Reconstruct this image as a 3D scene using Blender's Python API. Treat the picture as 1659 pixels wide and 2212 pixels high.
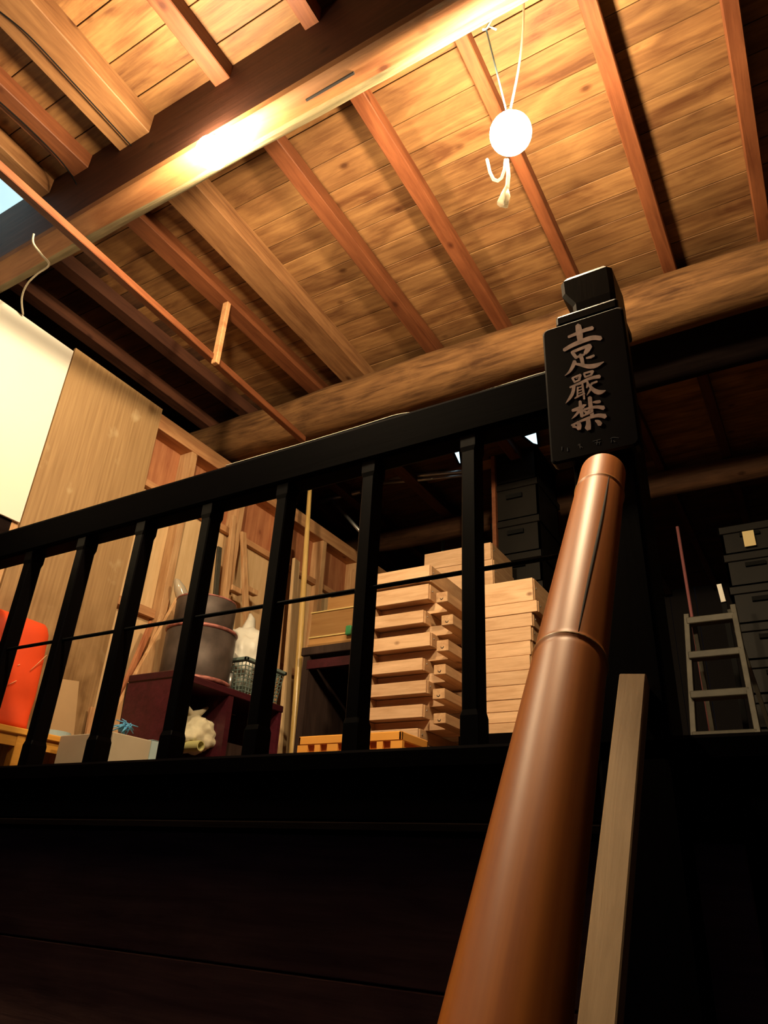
import bpy, bmesh, math, random
from mathutils import Vector, Matrix, noise
random.seed(7)
R = random.Random(11)
C = bpy.context.scene.collection
for o in list(bpy.data.objects): bpy.data.objects.remove(o)

# ---------------------------------------------------------------- camera
F = 1548.49; CX, CY = 829.5, 1106.0
RM = Matrix(((0.86087101, -0.47032614, 0.19415053),
             (0.50641523, 0.75489413, -0.41674749),
             (0.04944415, 0.45708662, 0.88804679)))        # columns: right, forward, up
cam_d = bpy.data.cameras.new('camera'); cam = bpy.data.objects.new('camera', cam_d); C.objects.link(cam)
r_, f_, u_ = RM.col[0], RM.col[1], RM.col[2]
cam.matrix_world = Matrix(((r_[0], u_[0], -f_[0], 0), (r_[1], u_[1], -f_[1], 0), (r_[2], u_[2], -f_[2], 0), (0, 0, 0, 1)))
cam_d.sensor_fit = 'VERTICAL'; cam_d.sensor_height = 36; cam_d.lens = F / 2212 * 36
cam_d.clip_start = .02; cam_d.clip_end = 60
bpy.context.scene.camera = cam
# ---------------------------------------------------------------- world, exposure
W = bpy.data.worlds.new('world'); bpy.context.scene.world = W; W.use_nodes = True
W.node_tree.nodes['Background'].inputs[0].default_value = (.35, .45, 1, 1)
W.node_tree.nodes['Background'].inputs[1].default_value = .012
vs = bpy.context.scene.view_settings
vs.view_transform = 'Standard'; vs.look = 'None'; vs.gamma = 1; vs.use_curve_mapping = False; vs.exposure = 0.0
BULB = 1050.0      # radiance of the two globe bulbs
BULB_COL = (1.0, .755, .45, 1)

# measured rays: a pixel of the photograph meets a real plane of the building
def ray(x, y): return RM @ Vector(((x - CX) / F, 1, -(y - CY) / F))
def onY(x, y, c): d = ray(x, y); return d * (c / d.y)
def onX(x, y, c): d = ray(x, y); return d * (c / d.x)
def onZ(x, y, c): d = ray(x, y); return d * (c / d.z)

# ---------------------------------------------------------------- materials
def newmat(name):
    m = bpy.data.materials.new(name); m.use_nodes = True
    return m, m.node_tree.nodes, m.node_tree.links, m.node_tree.nodes['Principled BSDF']
def wood(name, c1, c2, axis=0, rough=.6, scale=1.0, knots=True, spec=.3, var=.25, bump=.25, blotch=.35, coat=0):
    m, N, L, B = newmat(name)
    tc = N.new('ShaderNodeTexCoord'); oi = N.new('ShaderNodeObjectInfo')
    mul = N.new('ShaderNodeVectorMath'); mul.operation = 'SCALE'; mul.inputs[0].default_value = (37, 53, 71)
    L.new(oi.outputs['Random'], mul.inputs['Scale'])
    add = N.new('ShaderNodeVectorMath'); L.new(tc.outputs['Object'], add.inputs[0]); L.new(mul.outputs[0], add.inputs[1])
    def mapped(s_long, s_cross):
        mp = N.new('ShaderNodeMapping'); s = [s_cross * scale] * 3; s[axis] = s_long * scale
        mp.inputs['Scale'].default_value = s; L.new(add.outputs[0], mp.inputs[0]); return mp
    n1 = N.new('ShaderNodeTexNoise'); n1.inputs['Scale'].default_value = 1; n1.inputs['Detail'].default_value = 6; n1.inputs['Roughness'].default_value = .65
    n1.inputs['Distortion'].default_value = .6
    L.new(mapped(3.0, 42).outputs[0], n1.inputs[0])
    n2 = N.new('ShaderNodeTexNoise'); n2.inputs['Scale'].default_value = 1; n2.inputs['Detail'].default_value = 5; n2.inputs['Distortion'].default_value = 1.0
    L.new(mapped(3.2, 9).outputs[0], n2.inputs[0])
    mix = N.new('ShaderNodeMath'); mix.operation = 'MULTIPLY_ADD'; L.new(n2.outputs[0], mix.inputs[0]); mix.inputs[1].default_value = blotch * 1.3
    sub = N.new('ShaderNodeMath'); sub.operation = 'SUBTRACT'; L.new(n1.outputs[0], sub.inputs[0]); sub.inputs[1].default_value = .5
    half = N.new('ShaderNodeMath'); half.operation = 'MULTIPLY_ADD'; L.new(sub.outputs[0], half.inputs[0]); half.inputs[1].default_value = 1 - blotch * .8; half.inputs[2].default_value = .5 - blotch * .65
    L.new(half.outputs[0], mix.inputs[2])
    cr = N.new('ShaderNodeValToRGB'); cr.color_ramp.elements[0].position = .33; cr.color_ramp.elements[1].position = .66
    cr.color_ramp.elements[0].color = (*c1, 1); cr.color_ramp.elements[1].color = (*c2, 1)
    L.new(mix.outputs[0], cr.inputs[0]); col = cr.outputs[0]
    if knots:
        v = N.new('ShaderNodeTexVoronoi'); v.inputs['Scale'].default_value = 1; v.inputs['Randomness'].default_value = 1
        L.new(mapped(4.5, 7).outputs[0], v.inputs['Vector'])
        kr = N.new('ShaderNodeValToRGB'); kr.color_ramp.elements[0].position = .04; kr.color_ramp.elements[1].position = .12
        kr.color_ramp.elements[0].color = (.25, .13, .07, 1); kr.color_ramp.elements[1].color = (1, 1, 1, 1)
        L.new(v.outputs['Distance'], kr.inputs[0])
        k = N.new('ShaderNodeMixRGB'); k.blend_type = 'MULTIPLY'; k.inputs[0].default_value = .8
        L.new(col, k.inputs[1]); L.new(kr.outputs[0], k.inputs[2]); col = k.outputs[0]
    hv = N.new('ShaderNodeHueSaturation'); mr = N.new('ShaderNodeMapRange')
    mr.inputs['To Min'].default_value = 1 - var; mr.inputs['To Max'].default_value = 1 + var
    L.new(oi.outputs['Random'], mr.inputs[0]); L.new(mr.outputs[0], hv.inputs['Value']); L.new(col, hv.inputs['Color'])
    L.new(hv.outputs[0], B.inputs['Base Color'])
    B.inputs['Roughness'].default_value = rough; B.inputs['Specular IOR Level'].default_value = spec
    B.inputs['Coat Weight'].default_value = coat; B.inputs['Coat Roughness'].default_value = .2
    if bump:
        bp = N.new('ShaderNodeBump'); bp.inputs['Strength'].default_value = bump; bp.inputs['Distance'].default_value = .004
        L.new(n1.outputs[0], bp.inputs['Height']); L.new(bp.outputs[0], B.inputs['Normal'])
    return m
def plain(name, c, rough=.5, metal=0, spec=.4, nscale=0, namt=.2, trans=0, coat=0, bump=0, alpha=1):
    m, N, L, B = newmat(name)
    B.inputs['Base Color'].default_value = (*c, 1); B.inputs['Roughness'].default_value = rough
    B.inputs['Metallic'].default_value = metal; B.inputs['Specular IOR Level'].default_value = spec
    B.inputs['Transmission Weight'].default_value = trans; B.inputs['Coat Weight'].default_value = coat
    B.inputs['Alpha'].default_value = alpha
    if nscale:
        tc = N.new('ShaderNodeTexCoord'); n = N.new('ShaderNodeTexNoise'); n.inputs['Scale'].default_value = nscale; n.inputs['Detail'].default_value = 5
        L.new(tc.outputs['Object'], n.inputs[0])
        cr = N.new('ShaderNodeValToRGB'); cr.color_ramp.elements[0].position = .35; cr.color_ramp.elements[1].position = .65
        cr.color_ramp.elements[0].color = (*[k * (1 - namt) for k in c], 1); cr.color_ramp.elements[1].color = (*[min(1, k * (1 + namt)) for k in c], 1)
        L.new(n.outputs[0], cr.inputs[0]); L.new(cr.outputs[0], B.inputs['Base Color'])
        if bump:
            bp = N.new('ShaderNodeBump'); bp.inputs['Strength'].default_value = bump; bp.inputs['Distance'].default_value = .01
            L.new(n.outputs[0], bp.inputs['Height']); L.new(bp.outputs[0], B.inputs['Normal'])
    return m
def emit(name, c, s):
    m, N, L, B = newmat(name); B.inputs['Base Color'].default_value = (*c[:3], 1)
    B.inputs['Emission Color'].default_value = (*c[:3], 1); B.inputs['Emission Strength'].default_value = s
    return m

M_plank = wood('ceiling_board_wood', (.10, .038, .013), (.30, .155, .058), 0, .62, var=.17, blotch=.5)
M_plank2 = wood('shaded_ceiling_board', (.035, .015, .008), (.10, .045, .02), 0, .75, var=.17, blotch=.5)  # darker copy of the ceiling board, shade of the dim bays in its colour
M_joist = wood('joist_wood', (.10, .028, .009), (.20, .066, .024), 1, .6, var=.15)
M_wide = wood('old_beam_wood', (.12, .048, .017), (.27, .135, .055), 1, .6, var=.1)
M_beam = wood('beam_wood', (.15, .055, .02), (.29, .135, .052), 0, .6, var=.05)
M_bark = wood('bark_edge_wood', (.09, .075, .035), (.3, .24, .13), 0, .9, knots=False, bump=.8)
M_log = wood('log_wood', (.045, .02, .009), (.18, .092, .036), 0, .85, var=.1, bump=.6, scale=1.2, knots=False, spec=.1, blotch=.42)
M_log2 = wood('dusky_log_wood', (.05, .022, .010), (.14, .065, .03), 0, .75, var=.1, bump=.6)
M_joist2 = wood('shaded_joist_wood', (.04, .012, .006), (.085, .030, .014), 1, .7)  # joist wood darkened to paint the shade of the far and left bays
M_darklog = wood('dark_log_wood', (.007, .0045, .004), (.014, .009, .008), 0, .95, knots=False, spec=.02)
M_back = plain('near_black_board', (.012, .009, .009), .9)  # one even near-black tone
M_dark = wood('dark_stained_wood', (.0012, .0009, .0013), (.0025, .0018, .0024), 0, .7, knots=False, spec=.015, bump=.15)
M_darkv = wood('dark_stained_post', (.0012, .0009, .0013), (.0025, .0018, .0024), 2, .42, knots=False, spec=.10, bump=.15)
M_lower = wood('dark_wall_board', (.10, .05, .05), (.22, .12, .10), 0, .8, knots=False, spec=.15)
M_sign = plain('black_lacquer_board', (.0025, .002, .003), .4, spec=.10, nscale=30, namt=.3)
M_letter = plain('pale_brush_lettering', (.55, .40, .35), .8, nscale=60, namt=.2)
M_faint = plain('worn_small_lettering', (.05, .06, .07), .8)
M_stud = wood('new_cedar_stud', (.40, .20, .085), (.66, .42, .22), 2, .6, var=.08, blotch=.3)
M_plate = wood('new_cedar_plate', (.36, .16, .07), (.58, .32, .15), 1, .6, var=.05)
M_red = wood('reddish_cedar_board', (.30, .10, .045), (.5, .22, .10), 2, .65, var=.12)
M_pale = wood('pale_panel_board', (.55, .36, .18), (.70, .50, .28), 2, .65, knots=False, var=.05)
M_tray = wood('tray_wood', (.54, .32, .17), (.76, .51, .31), 0, .6, var=.08, scale=1.4)
M_trayy = wood('tray_end_wood', (.40, .22, .11), (.62, .40, .22), 1, .6, var=.08)
M_yelwood = wood('yellowish_case_wood', (.36, .18, .06), (.48, .27, .10), 0, .6, knots=False)
M_strip = plain('light_yellow_strip', (.68, .52, .2), .6)
M_redcab = wood('dark_red_cabinet_wood', (.038, .006, .010), (.075, .012, .02), 1, .4, knots=False, coat=.1)
M_blackcab = wood('blackened_cabinet_wood', (.02, .012, .01), (.05, .03, .025), 2, .5, knots=False)
M_drum = plain('dull_grey_metal', (.075, .056, .048), .55, .3, nscale=14, namt=.3)
M_rim = plain('pinkish_rusty_rim', (.35, .13, .11), .5, .2, nscale=40, namt=.4)
M_black = plain('black_rubber', (.004, .004, .004), .7, spec=.08)
M_yplast = plain('orange_yellow_plastic', (.78, .36, .07), .4, nscale=4, namt=.06)
M_ytable = wood('varnished_yellow_wood', (.55, .25, .04), (.72, .37, .07), 1, .35, knots=False)
M_orange = plain('orange_red_cloth', (.80, .072, .012), .6, nscale=5, namt=.1)
M_shiny = plain('tape_highlight', (.9, .5, .25), .3)
M_basket = plain('grey_green_plastic', (.16, .22, .2), .45)
M_bag = plain('white_plastic_film', (.72, .70, .62), .35, nscale=9, namt=.1, bump=.5)
M_cloth = plain('white_cotton_cloth', (.66, .60, .42), .9, nscale=12, namt=.15, bump=.6)
M_card = plain('grey_cardboard', (.42, .36, .26), .8, nscale=6, namt=.06)
M_blue = plain('blue_plastic_tape', (.10, .36, .62), .35)
M_bluegrey = plain('pale_blue_tape', (.38, .52, .56), .35)
M_alu = plain('worn_aluminium', (.055, .05, .036), .6, .15, nscale=20, namt=.2)
M_crate = plain('dark_plastic_crate', (.008, .0065, .005), .5, spec=.12, nscale=5, namt=.2)
M_pole = wood('bamboo_yellow_pole', (.38, .24, .07), (.55, .38, .14), 2, .35, knots=False, coat=.3)
M_white = plain('white_board', (.82, .80, .72), .7, nscale=2, namt=.03)
M_steel = plain('galvanised_steel', (.5, .52, .52), .35, .8)
M_wire = plain('old_wire', (.55, .5, .38), .6)
M_cordw = plain('white_cord', (.8, .76, .62), .6)
M_cordb = plain('blue_grey_string', (.12, .2, .26), .7)
M_tail = plain('thin_white_plastic', (.95, .92, .8), .9, trans=.8)
M_green = plain('green_plastic', (.04, .25, .09), .5)
M_floor = wood('upper_floor_wood', (.10, .05, .025), (.2, .11, .055), 0, .6)

# plywood: fine vertical streaks, pale scuffs, dark damp marks lower down
def plywood():
    m, N, L, B = newmat('stained_plywood')
    tc = N.new('ShaderNodeTexCoord')
    def mp(s):
        a = N.new('ShaderNodeMapping'); a.inputs['Scale'].default_value = s; L.new(tc.outputs['Object'], a.inputs[0]); return a.outputs[0]
    n = N.new('ShaderNodeTexNoise'); n.inputs['Scale'].default_value = 1; n.inputs['Detail'].default_value = 4; L.new(mp((1, 90, 3)), n.inputs[0])
    cr = N.new('ShaderNodeValToRGB'); cr.color_ramp.elements[0].color = (.27, .155, .065, 1); cr.color_ramp.elements[1].color = (.40, .25, .115, 1)
    cr.color_ramp.elements[0].position = .3; cr.color_ramp.elements[1].position = .7
    L.new(n.outputs[0], cr.inputs[0])
    s = N.new('ShaderNodeTexNoise'); s.inputs['Scale'].default_value = 7; s.inputs['Detail'].default_value = 5; L.new(mp((1, 1, .8)), s.inputs[0])
    sr = N.new('ShaderNodeValToRGB'); sr.color_ramp.elements[0].position = .62; sr.color_ramp.elements[1].position = .72
    sr.color_ramp.elements[0].color = (0, 0, 0, 1); sr.color_ramp.elements[1].color = (1, 1, 1, 1); L.new(s.outputs[0], sr.inputs[0])
    mx = N.new('ShaderNodeMixRGB'); L.new(cr.outputs[0], mx.inputs[1]); mx.inputs[2].default_value = (.55, .42, .24, 1)
    sc = N.new('ShaderNodeMath'); sc.operation = 'MULTIPLY'; sc.inputs[1].default_value = .6; L.new(sr.outputs[0], sc.inputs[0]); L.new(sc.outputs[0], mx.inputs[0])
    d = N.new('ShaderNodeTexNoise'); d.inputs['Scale'].default_value = 9; d.inputs['Detail'].default_value = 6; L.new(mp((1, 1, .7)), d.inputs[0])
    dr = N.new('ShaderNodeValToRGB'); dr.color_ramp.elements[0].position = .42; dr.color_ramp.elements[1].position = .6
    dr.color_ramp.elements[0].color = (.5, .42, .3, 1); dr.color_ramp.elements[1].color = (1, 1, 1, 1); L.new(d.outputs[0], dr.inputs[0])
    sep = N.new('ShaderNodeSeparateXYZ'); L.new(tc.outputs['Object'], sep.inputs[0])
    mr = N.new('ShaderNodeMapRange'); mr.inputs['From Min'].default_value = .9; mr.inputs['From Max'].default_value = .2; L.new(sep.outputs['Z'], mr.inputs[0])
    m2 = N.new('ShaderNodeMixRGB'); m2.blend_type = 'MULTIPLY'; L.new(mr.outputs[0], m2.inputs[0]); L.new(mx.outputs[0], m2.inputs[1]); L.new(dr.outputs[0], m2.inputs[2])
    L.new(m2.outputs[0], B.inputs['Base Color']); B.inputs['Roughness'].default_value = .65
    return m
M_ply = plywood()
# bamboo: smoked amber, streaked along the culm, glossy
def bamboo_mat():
    m, N, L, B = newmat('smoked_bamboo'); tc = N.new('ShaderNodeTexCoord')
    mp = N.new('ShaderNodeMapping'); mp.inputs['Scale'].default_value = (60, 60, 1.5); L.new(tc.outputs['Object'], mp.inputs[0])
    n = N.new('ShaderNodeTexNoise'); n.inputs['Scale'].default_value = 1; n.inputs['Detail'].default_value = 4; L.new(mp.outputs[0], n.inputs[0])
    cr = N.new('ShaderNodeValToRGB'); cr.color_ramp.elements[0].position = .3; cr.color_ramp.elements[1].position = .7
    cr.color_ramp.elements[0].color = (.30, .075, .006, 1); cr.color_ramp.elements[1].color = (.48, .15, .018, 1)
    L.new(n.outputs[0], cr.inputs[0]); L.new(cr.outputs[0], B.inputs['Base Color'])
    B.inputs['Roughness'].default_value = .46; B.inputs['Specular IOR Level'].default_value = .38
    B.inputs['Coat Weight'].default_value = 0; B.inputs['Coat Roughness'].default_value = .3
    return m
M_bamboo = bamboo_mat()
M_groove = plain('crack_dark', (.01, .004, .002), .9)
M_node = plain('bamboo_node_ring', (.48, .26, .09), .4)

# ---------------------------------------------------------------- mesh helpers
def add_box(bm, lo, hi, mat=None, mi=0):
    lo, hi = Vector(lo), Vector(hi)
    vs_ = [bm.verts.new((lo.x if i & 1 == 0 else hi.x, lo.y if i & 2 == 0 else hi.y, lo.z if i & 4 == 0 else hi.z)) for i in range(8)]
    fs = [(0, 2, 3, 1), (4, 5, 7, 6), (0, 1, 5, 4), (2, 6, 7, 3), (0, 4, 6, 2), (1, 3, 7, 5)]
    out = []
    for f in fs:
        g = bm.faces.new([vs_[i] for i in f]); g.material_index = mi; out.append(g)
    if mat is not None:
        for v in vs_: v.co = mat @ v.co
    return vs_
def add_bevbox(bm, lo, hi, b=.004, mat=None, mi=0, seg=1):
    t = bmesh.new(); add_box(t, lo, hi, None, mi)
    bmesh.ops.bevel(t, geom=list(t.edges), offset=b, segments=seg, affect='EDGES', profile=.5)
    for f in t.faces: f.material_index = mi
    if mat is not None: t.transform(mat)
    merge(bm, t)
def merge(bm, t):
    mp = {}
    for v in t.verts: mp[v] = bm.verts.new(v.co)
    for f in t.faces:
        g = bm.faces.new([mp[v] for v in f.verts]); g.material_index = f.material_index; g.smooth = f.smooth
    t.free()
def tube(bm, pts, r, n=10, caps=True, mi=0, smooth=True, jitter=0, flat=1.0):
    pts = [Vector(p) for p in pts]; rings = []; prev = None
    for i, p in enumerate(pts):
        d = (pts[min(i + 1, len(pts) - 1)] - pts[max(i - 1, 0)]).normalized()
        if prev is None:
            a = d.cross(Vector((0, 0, 1)) if abs(d.z) < .9 else Vector((1, 0, 0))).normalized()
        else: a = (prev - d * prev.dot(d)).normalized()
        prev = a; b = d.cross(a); rr = r[i] if isinstance(r, (list, tuple)) else r
        ring = []
        for k in range(n):
            t = 2 * math.pi * k / n; q = rr * (1 + (noise.noise(p * 3 + Vector((math.cos(t), math.sin(t), 0)) * 1.3) * jitter if jitter else 0))
            ring.append(bm.verts.new(p + a * math.cos(t) * q + b * math.sin(t) * q * flat))
        rings.append(ring)
    for i in range(len(rings) - 1):
        for k in range(n):
            f = bm.faces.new((rings[i][k], rings[i][(k + 1) % n], rings[i + 1][(k + 1) % n], rings[i + 1][k])); f.smooth = smooth; f.material_index = mi
    if caps:
        bm.faces.new(rings[0][::-1]).material_index = mi; bm.faces.new(rings[-1]).material_index = mi
def beam_between(bm, a, b, w, h, up=(0, 0, 1), mi=0):
    """square stick from a to b, w across, h along up"""
    a, b = Vector(a), Vector(b); d = (b - a).normalized(); s = d.cross(Vector(up)).normalized(); u = s.cross(d)
    M = Matrix((( s.x, d.x, u.x, a.x), (s.y, d.y, u.y, a.y), (s.z, d.z, u.z, a.z), (0, 0, 0, 1)))
    add_bevbox(bm, (-w / 2, 0, -h / 2), (w / 2, (b - a).length, h / 2), min(w, h) * .08, M, mi)
def lathe(bm, prof, c, n=32, mi=0, mat=None):
    c = Vector(c); rings = []
    for r, z in prof:
        if r < 1e-5: rings.append([bm.verts.new(c + Vector((0, 0, z)))])
        else: rings.append([bm.verts.new(c + Vector((r * math.cos(2 * math.pi * k / n), r * math.sin(2 * math.pi * k / n), z))) for k in range(n)])
    for A, B in zip(rings, rings[1:]):
        for k in range(n):
            j = (k + 1) % n
            vv = [A[k % len(A)], A[j % len(A)], B[j % len(B)], B[k % len(B)]]
            vv = list(dict.fromkeys(vv))
            if len(vv) > 2: f = bm.faces.new(vv); f.smooth = True; f.material_index = mi
def obj(name, bm, mats, parent=None, origin=None, norm=True):
    if norm: bmesh.ops.recalc_face_normals(bm, faces=bm.faces)
    if origin is None:
        if parent is not None and parent.type == 'EMPTY': origin = parent.matrix_world.translation
        else:
            xs = [v.co for v in bm.verts]
            origin = Vector(((min(v.x for v in xs) + max(v.x for v in xs)) / 2, (min(v.y for v in xs) + max(v.y for v in xs)) / 2, min(v.z for v in xs)))
    origin = Vector(origin)
    bm.transform(Matrix.Translation(-origin))
    me = bpy.data.meshes.new(name); bm.to_mesh(me); bm.free()
    for m in (mats if isinstance(mats, (list, tuple)) else [mats]): me.materials.append(m)
    o = bpy.data.objects.new(name, me); C.objects.link(o)
    if parent is not None:
        o.parent = parent; pw = world_loc(parent); o.location = origin - pw
    else: o.location = origin
    return o
def world_loc(o):
    p = Vector(o.location)
    while o.parent is not None: o = o.parent; p += Vector(o.location)
    return p
def tag(o, label=None, cat=None, group=None, kind=None):
    if label: o['label'] = label
    if cat: o['category'] = cat
    if group: o['group'] = group
    if kind: o['kind'] = kind
    return o
def empty(name, loc, label=None, cat=None, group=None, kind=None):
    o = bpy.data.objects.new(name, None); C.objects.link(o); o.location = loc; o.empty_display_size = .1
    o.matrix_world = Matrix.Translation(Vector(loc))
    return tag(o, label, cat, group, kind)
def box(name, lo, hi, mat, parent=None, b=0, M=None):
    bm = bmesh.new()
    lo2 = [min(a, c) for a, c in zip(lo, hi)]; hi2 = [max(a, c) for a, c in zip(lo, hi)]
    if b: add_bevbox(bm, lo2, hi2, b, M)
    else: add_box(bm, lo2, hi2, M)
    return obj(name, bm, mat, parent)
def stick(name, a, b, w, h, mat, parent=None, up=(0, 0, 1)):
    bm = bmesh.new(); beam_between(bm, a, b, w, h, up); return obj(name, bm, mat, parent)
def dup(o, off=None, parent=None, loc=None):
    c = o.copy(); C.objects.link(c)
    if parent is not None: c.parent = parent
    if loc is not None: c.location = loc
    if off is not None: c.location = Vector(o.location) + Vector(off)
    for ch in list(o.children): dup(ch, None, c)
    return c

H = 2.35          # underside of the ceiling joists, above the eye
FL = .187          # upper floor
# ================================================================ SETTING
ceil = empty('ceiling', (0, 0, 2.43), kind='structure')
bm = bmesh.new()
add_box(bm, (-2.34, -.6, 2.438), (1.7, 6.4, 2.45)); add_box(bm, (-3.5, .99, 2.438), (-2.34, 6.4, 2.45)); add_box(bm, (-3.5, -.6, 2.438), (-2.34, .55, 2.45))
obj('backing_board', bm, M_back, ceil)
# planks, one by one: rows along X
y = -.5; row = 0
while y < 6.3:
    w = R.uniform(.128, .148) if y < 1.25 else R.uniform(.104, .124)
    cuts = [-3.45, -2.34 if y < 1 else R.choice([-2.04, -1.72, -1.32]), R.choice([-.94, -.56, -.19]), 1.65]
    if y < 1: cuts = [-3.45, -2.34, R.choice([-.94, -.56]), 1.65]
    else: cuts[0:1] = [-3.45, R.choice([-2.52, -2.40])]
    for a, b_ in zip(cuts, cuts[1:]):
        if y < 1.0 and y + w > .5 and b_ < -2.3: continue                 # the skylight bay
        dz = R.uniform(-.0012, .0012)
        bm = bmesh.new(); add_bevbox(bm, (a + .001, y + .0016, 2.42 + dz), (b_ - .001, y + w - .0016, 2.436 + dz), .0012)
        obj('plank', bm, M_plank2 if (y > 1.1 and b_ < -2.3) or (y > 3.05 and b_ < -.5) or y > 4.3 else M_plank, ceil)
    y += w; row += 1
# joists (Y direction), measured left/right edges at the underside (ratios to H)
def joist(x0a, x1a, x0b, x1b, y0, y1, z0=H, z1=2.42, mat=M_joist, label=None):
    bm = bmesh.new()
    v = add_box(bm, (0, 0, z0), (1, 1, z1))
    xs = {0: (x0a, y0), 1: (x1a, y0), 2: (x0b, y1), 3: (x1b, y1)}
    for i, q in enumerate(v): q.co.x, q.co.y = xs[i & 3]
    bmesh.ops.bevel(bm, geom=list(bm.edges), offset=.003, segments=1, affect='EDGES')
    o = obj('joist', bm, mat, ceil)
    if label: o['label'] = label
    return o
for c, wd in ((.40, .046), (.0755, .0205), (-.0795, .0225), (-.2385, .0185), (-.403, .024), (-.5605, .028), (-.866, .036), (-1.072, .03), (-1.2, .03)):
    a, b_ = (c - wd / 2) * H, (c + wd / 2) * H
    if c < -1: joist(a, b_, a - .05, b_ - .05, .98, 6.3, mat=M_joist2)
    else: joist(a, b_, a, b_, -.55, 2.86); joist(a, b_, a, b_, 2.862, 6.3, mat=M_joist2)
joist(-.762 * H, -.690 * H, -.782 * H, -.724 * H, -.5, 2.7, 2.325, 2.42, M_wide, 'wide old joist with a rounded edge')
joist(-.93 * H, -.905 * H, -.97 * H, -.945 * H, -.55, .96, 2.345, 2.42, M_wide)
# near beam with a rounded bark edge
bm = bmesh.new(); secs = []
M_beamface = wood('shaded_beam_face', (.05, .016, .009), (.10, .036, .02), 0, .7, var=.05)  # shade of the unlit near face, painted as a darker beam wood
prof = [(.940, 2.42), (.940, 2.088), (.946, 2.070), (.99, 2.066), (1.025, 2.070), (1.052, 2.082), (1.075, 2.115), (1.095, 2.16), (1.105, 2.22), (1.105, 2.42)]
for i in range(61):
    x = -3.45 + i * 5.1 / 60; ring = []
    for k, (py, pz) in enumerate(prof):
        j = noise.noise(Vector((x * 2.2, k * .7, 0))) * .010 if 2 < k < 9 else noise.noise(Vector((x * 1.1, 9, 0))) * .003
        ring.append(bm.verts.new((x, py + j, pz + j * .5 + (noise.noise(Vector((x * 9, k * 2, 3))) * .004 if k > 4 else 0))))
    secs.append(ring)
for A, B in zip(secs, secs[1:]):
    n = len(prof)
    for k in range(n):
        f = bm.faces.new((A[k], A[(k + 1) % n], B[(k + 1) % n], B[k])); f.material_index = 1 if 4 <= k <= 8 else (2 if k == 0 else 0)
        f.smooth = 2 <= k <= 7
bm.faces.new(secs[0]); bm.faces.new(secs[-1][::-1])
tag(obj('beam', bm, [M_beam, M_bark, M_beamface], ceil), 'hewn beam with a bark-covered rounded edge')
# nail crack on the beam: a thin mortise slot
box('mortise', (-.97, .985, 2.060), (-.80, .991, 2.075), M_back, ceil)
def logbeam(name, yc, zc, r, x0, x1, mat, label, jit=.10):
    bm = bmesh.new(); n = 46
    tube(bm, [(x0 + (x1 - x0) * i / n, yc + .006 * math.sin(i * .4), zc + .006 * math.cos(i * .33)) for i in range(n + 1)], r, 20, True, 0, True, jit)
    return tag(obj(name, bm, mat, ceil), label)
logbeam('log_beam', 2.53, 2.225, .124, -2.96, 1.65, M_log, 'thick round log beam lit from in front')
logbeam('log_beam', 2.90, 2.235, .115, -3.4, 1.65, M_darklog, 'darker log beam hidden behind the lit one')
logbeam('log_beam', 4.17, 2.275, .078, -3.0, 1.65, M_log2, 'thinner log beam farther back over the stored crates')
# timber behind the partition
box('side_beam', (-3.12, .9, 2.05), (-2.97, 6.3, 2.30), M_darklog, ceil)
box('corner_post', (-2.98, 2.62, FL), (-2.84, 2.76, 2.34), M_darklog, ceil)
# skylight in the bay left of the near beam
win = empty('window_1', (-2.9, .75, 2.46), kind='structure')
box('pane', (-3.4, .52, 2.46), (-2.36, .985, 2.466), emit('daylight_glass', (.62, .93, 1.0), 1.0), win)
for lo, hi in (((-3.42, .50, 2.40), (-2.34, .52, 2.47)), ((-3.42, .985, 2.40), (-2.34, 1.0, 2.47)), ((-2.36, .5, 2.40), (-2.34, 1.0, 2.47)), ((-3.44, .5, 2.40), (-3.42, 1.0, 2.47))):
    box('window_frame', lo, hi, M_darklog, win)
# walls
box('wall_left', (-3.56, -.6, -1.6), (-3.46, 6.5, 2.6), M_back)['kind'] = 'structure'
box('wall_right', (1.66, -.6, -1.6), (1.76, 6.5, 2.6), M_back)['kind'] = 'structure'
wb = empty('wall_back', (0, 6.4, FL), kind='structure')
x = -3.45
while x < 1.6:
    w = R.uniform(.17, .22); box('board', (x + .002, 6.38, -1.55), (min(x + w, 1.66) - .002, 6.4 + R.uniform(0, .006), 2.47), M_back, wb); x += w
# upper floor and its edge
fl = empty('floor', (0, 3.8, FL), kind='structure')
x = -3.45
while x < 1.64:
    w = .17; box('floorboard', (x + .001, 1.34, FL - .03), (min(x + w, 1.66) - .001, 6.38, FL + R.uniform(-.001, 0)), M_floor, fl); x += w
bm = bmesh.new(); add_bevbox(bm, (-3.45, 1.26, .098), (1.66, 1.34, .187), .005); obj('edge_beam', bm, M_dark, fl)
bm = bmesh.new(); add_bevbox(bm, (-3.45, 1.25, .189), (1.66, 1.36, .2305), .006); obj('sill', bm, M_dark, fl)
bm = bmesh.new(); add_bevbox(bm, (-3.45, 1.255, .082), (-.34, 1.262, .0975), .002); obj('bead', bm, M_darklog, fl)
# boarded wall below the landing (the side of the stair)
wf = empty('wall_front', (-.8, 1.32, -1.55), kind='structure')
z = .08
while z > -1.5:
    h = R.uniform(.24, .3); zz = max(z - h, -1.55)
    box('board', (-3.45, 1.315 + R.uniform(0, .003), zz + .002), (-.14, 1.34, z - .002), M_lower, wf, b=.002); z = zz
# ground floor
box('floor_ground', (-3.5, -.6, -1.6), (1.7, 6.4, -1.55), M_back)['kind'] = 'structure'
bpy.data.objects['floor_ground'].name = 'floor_lower'

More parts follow.
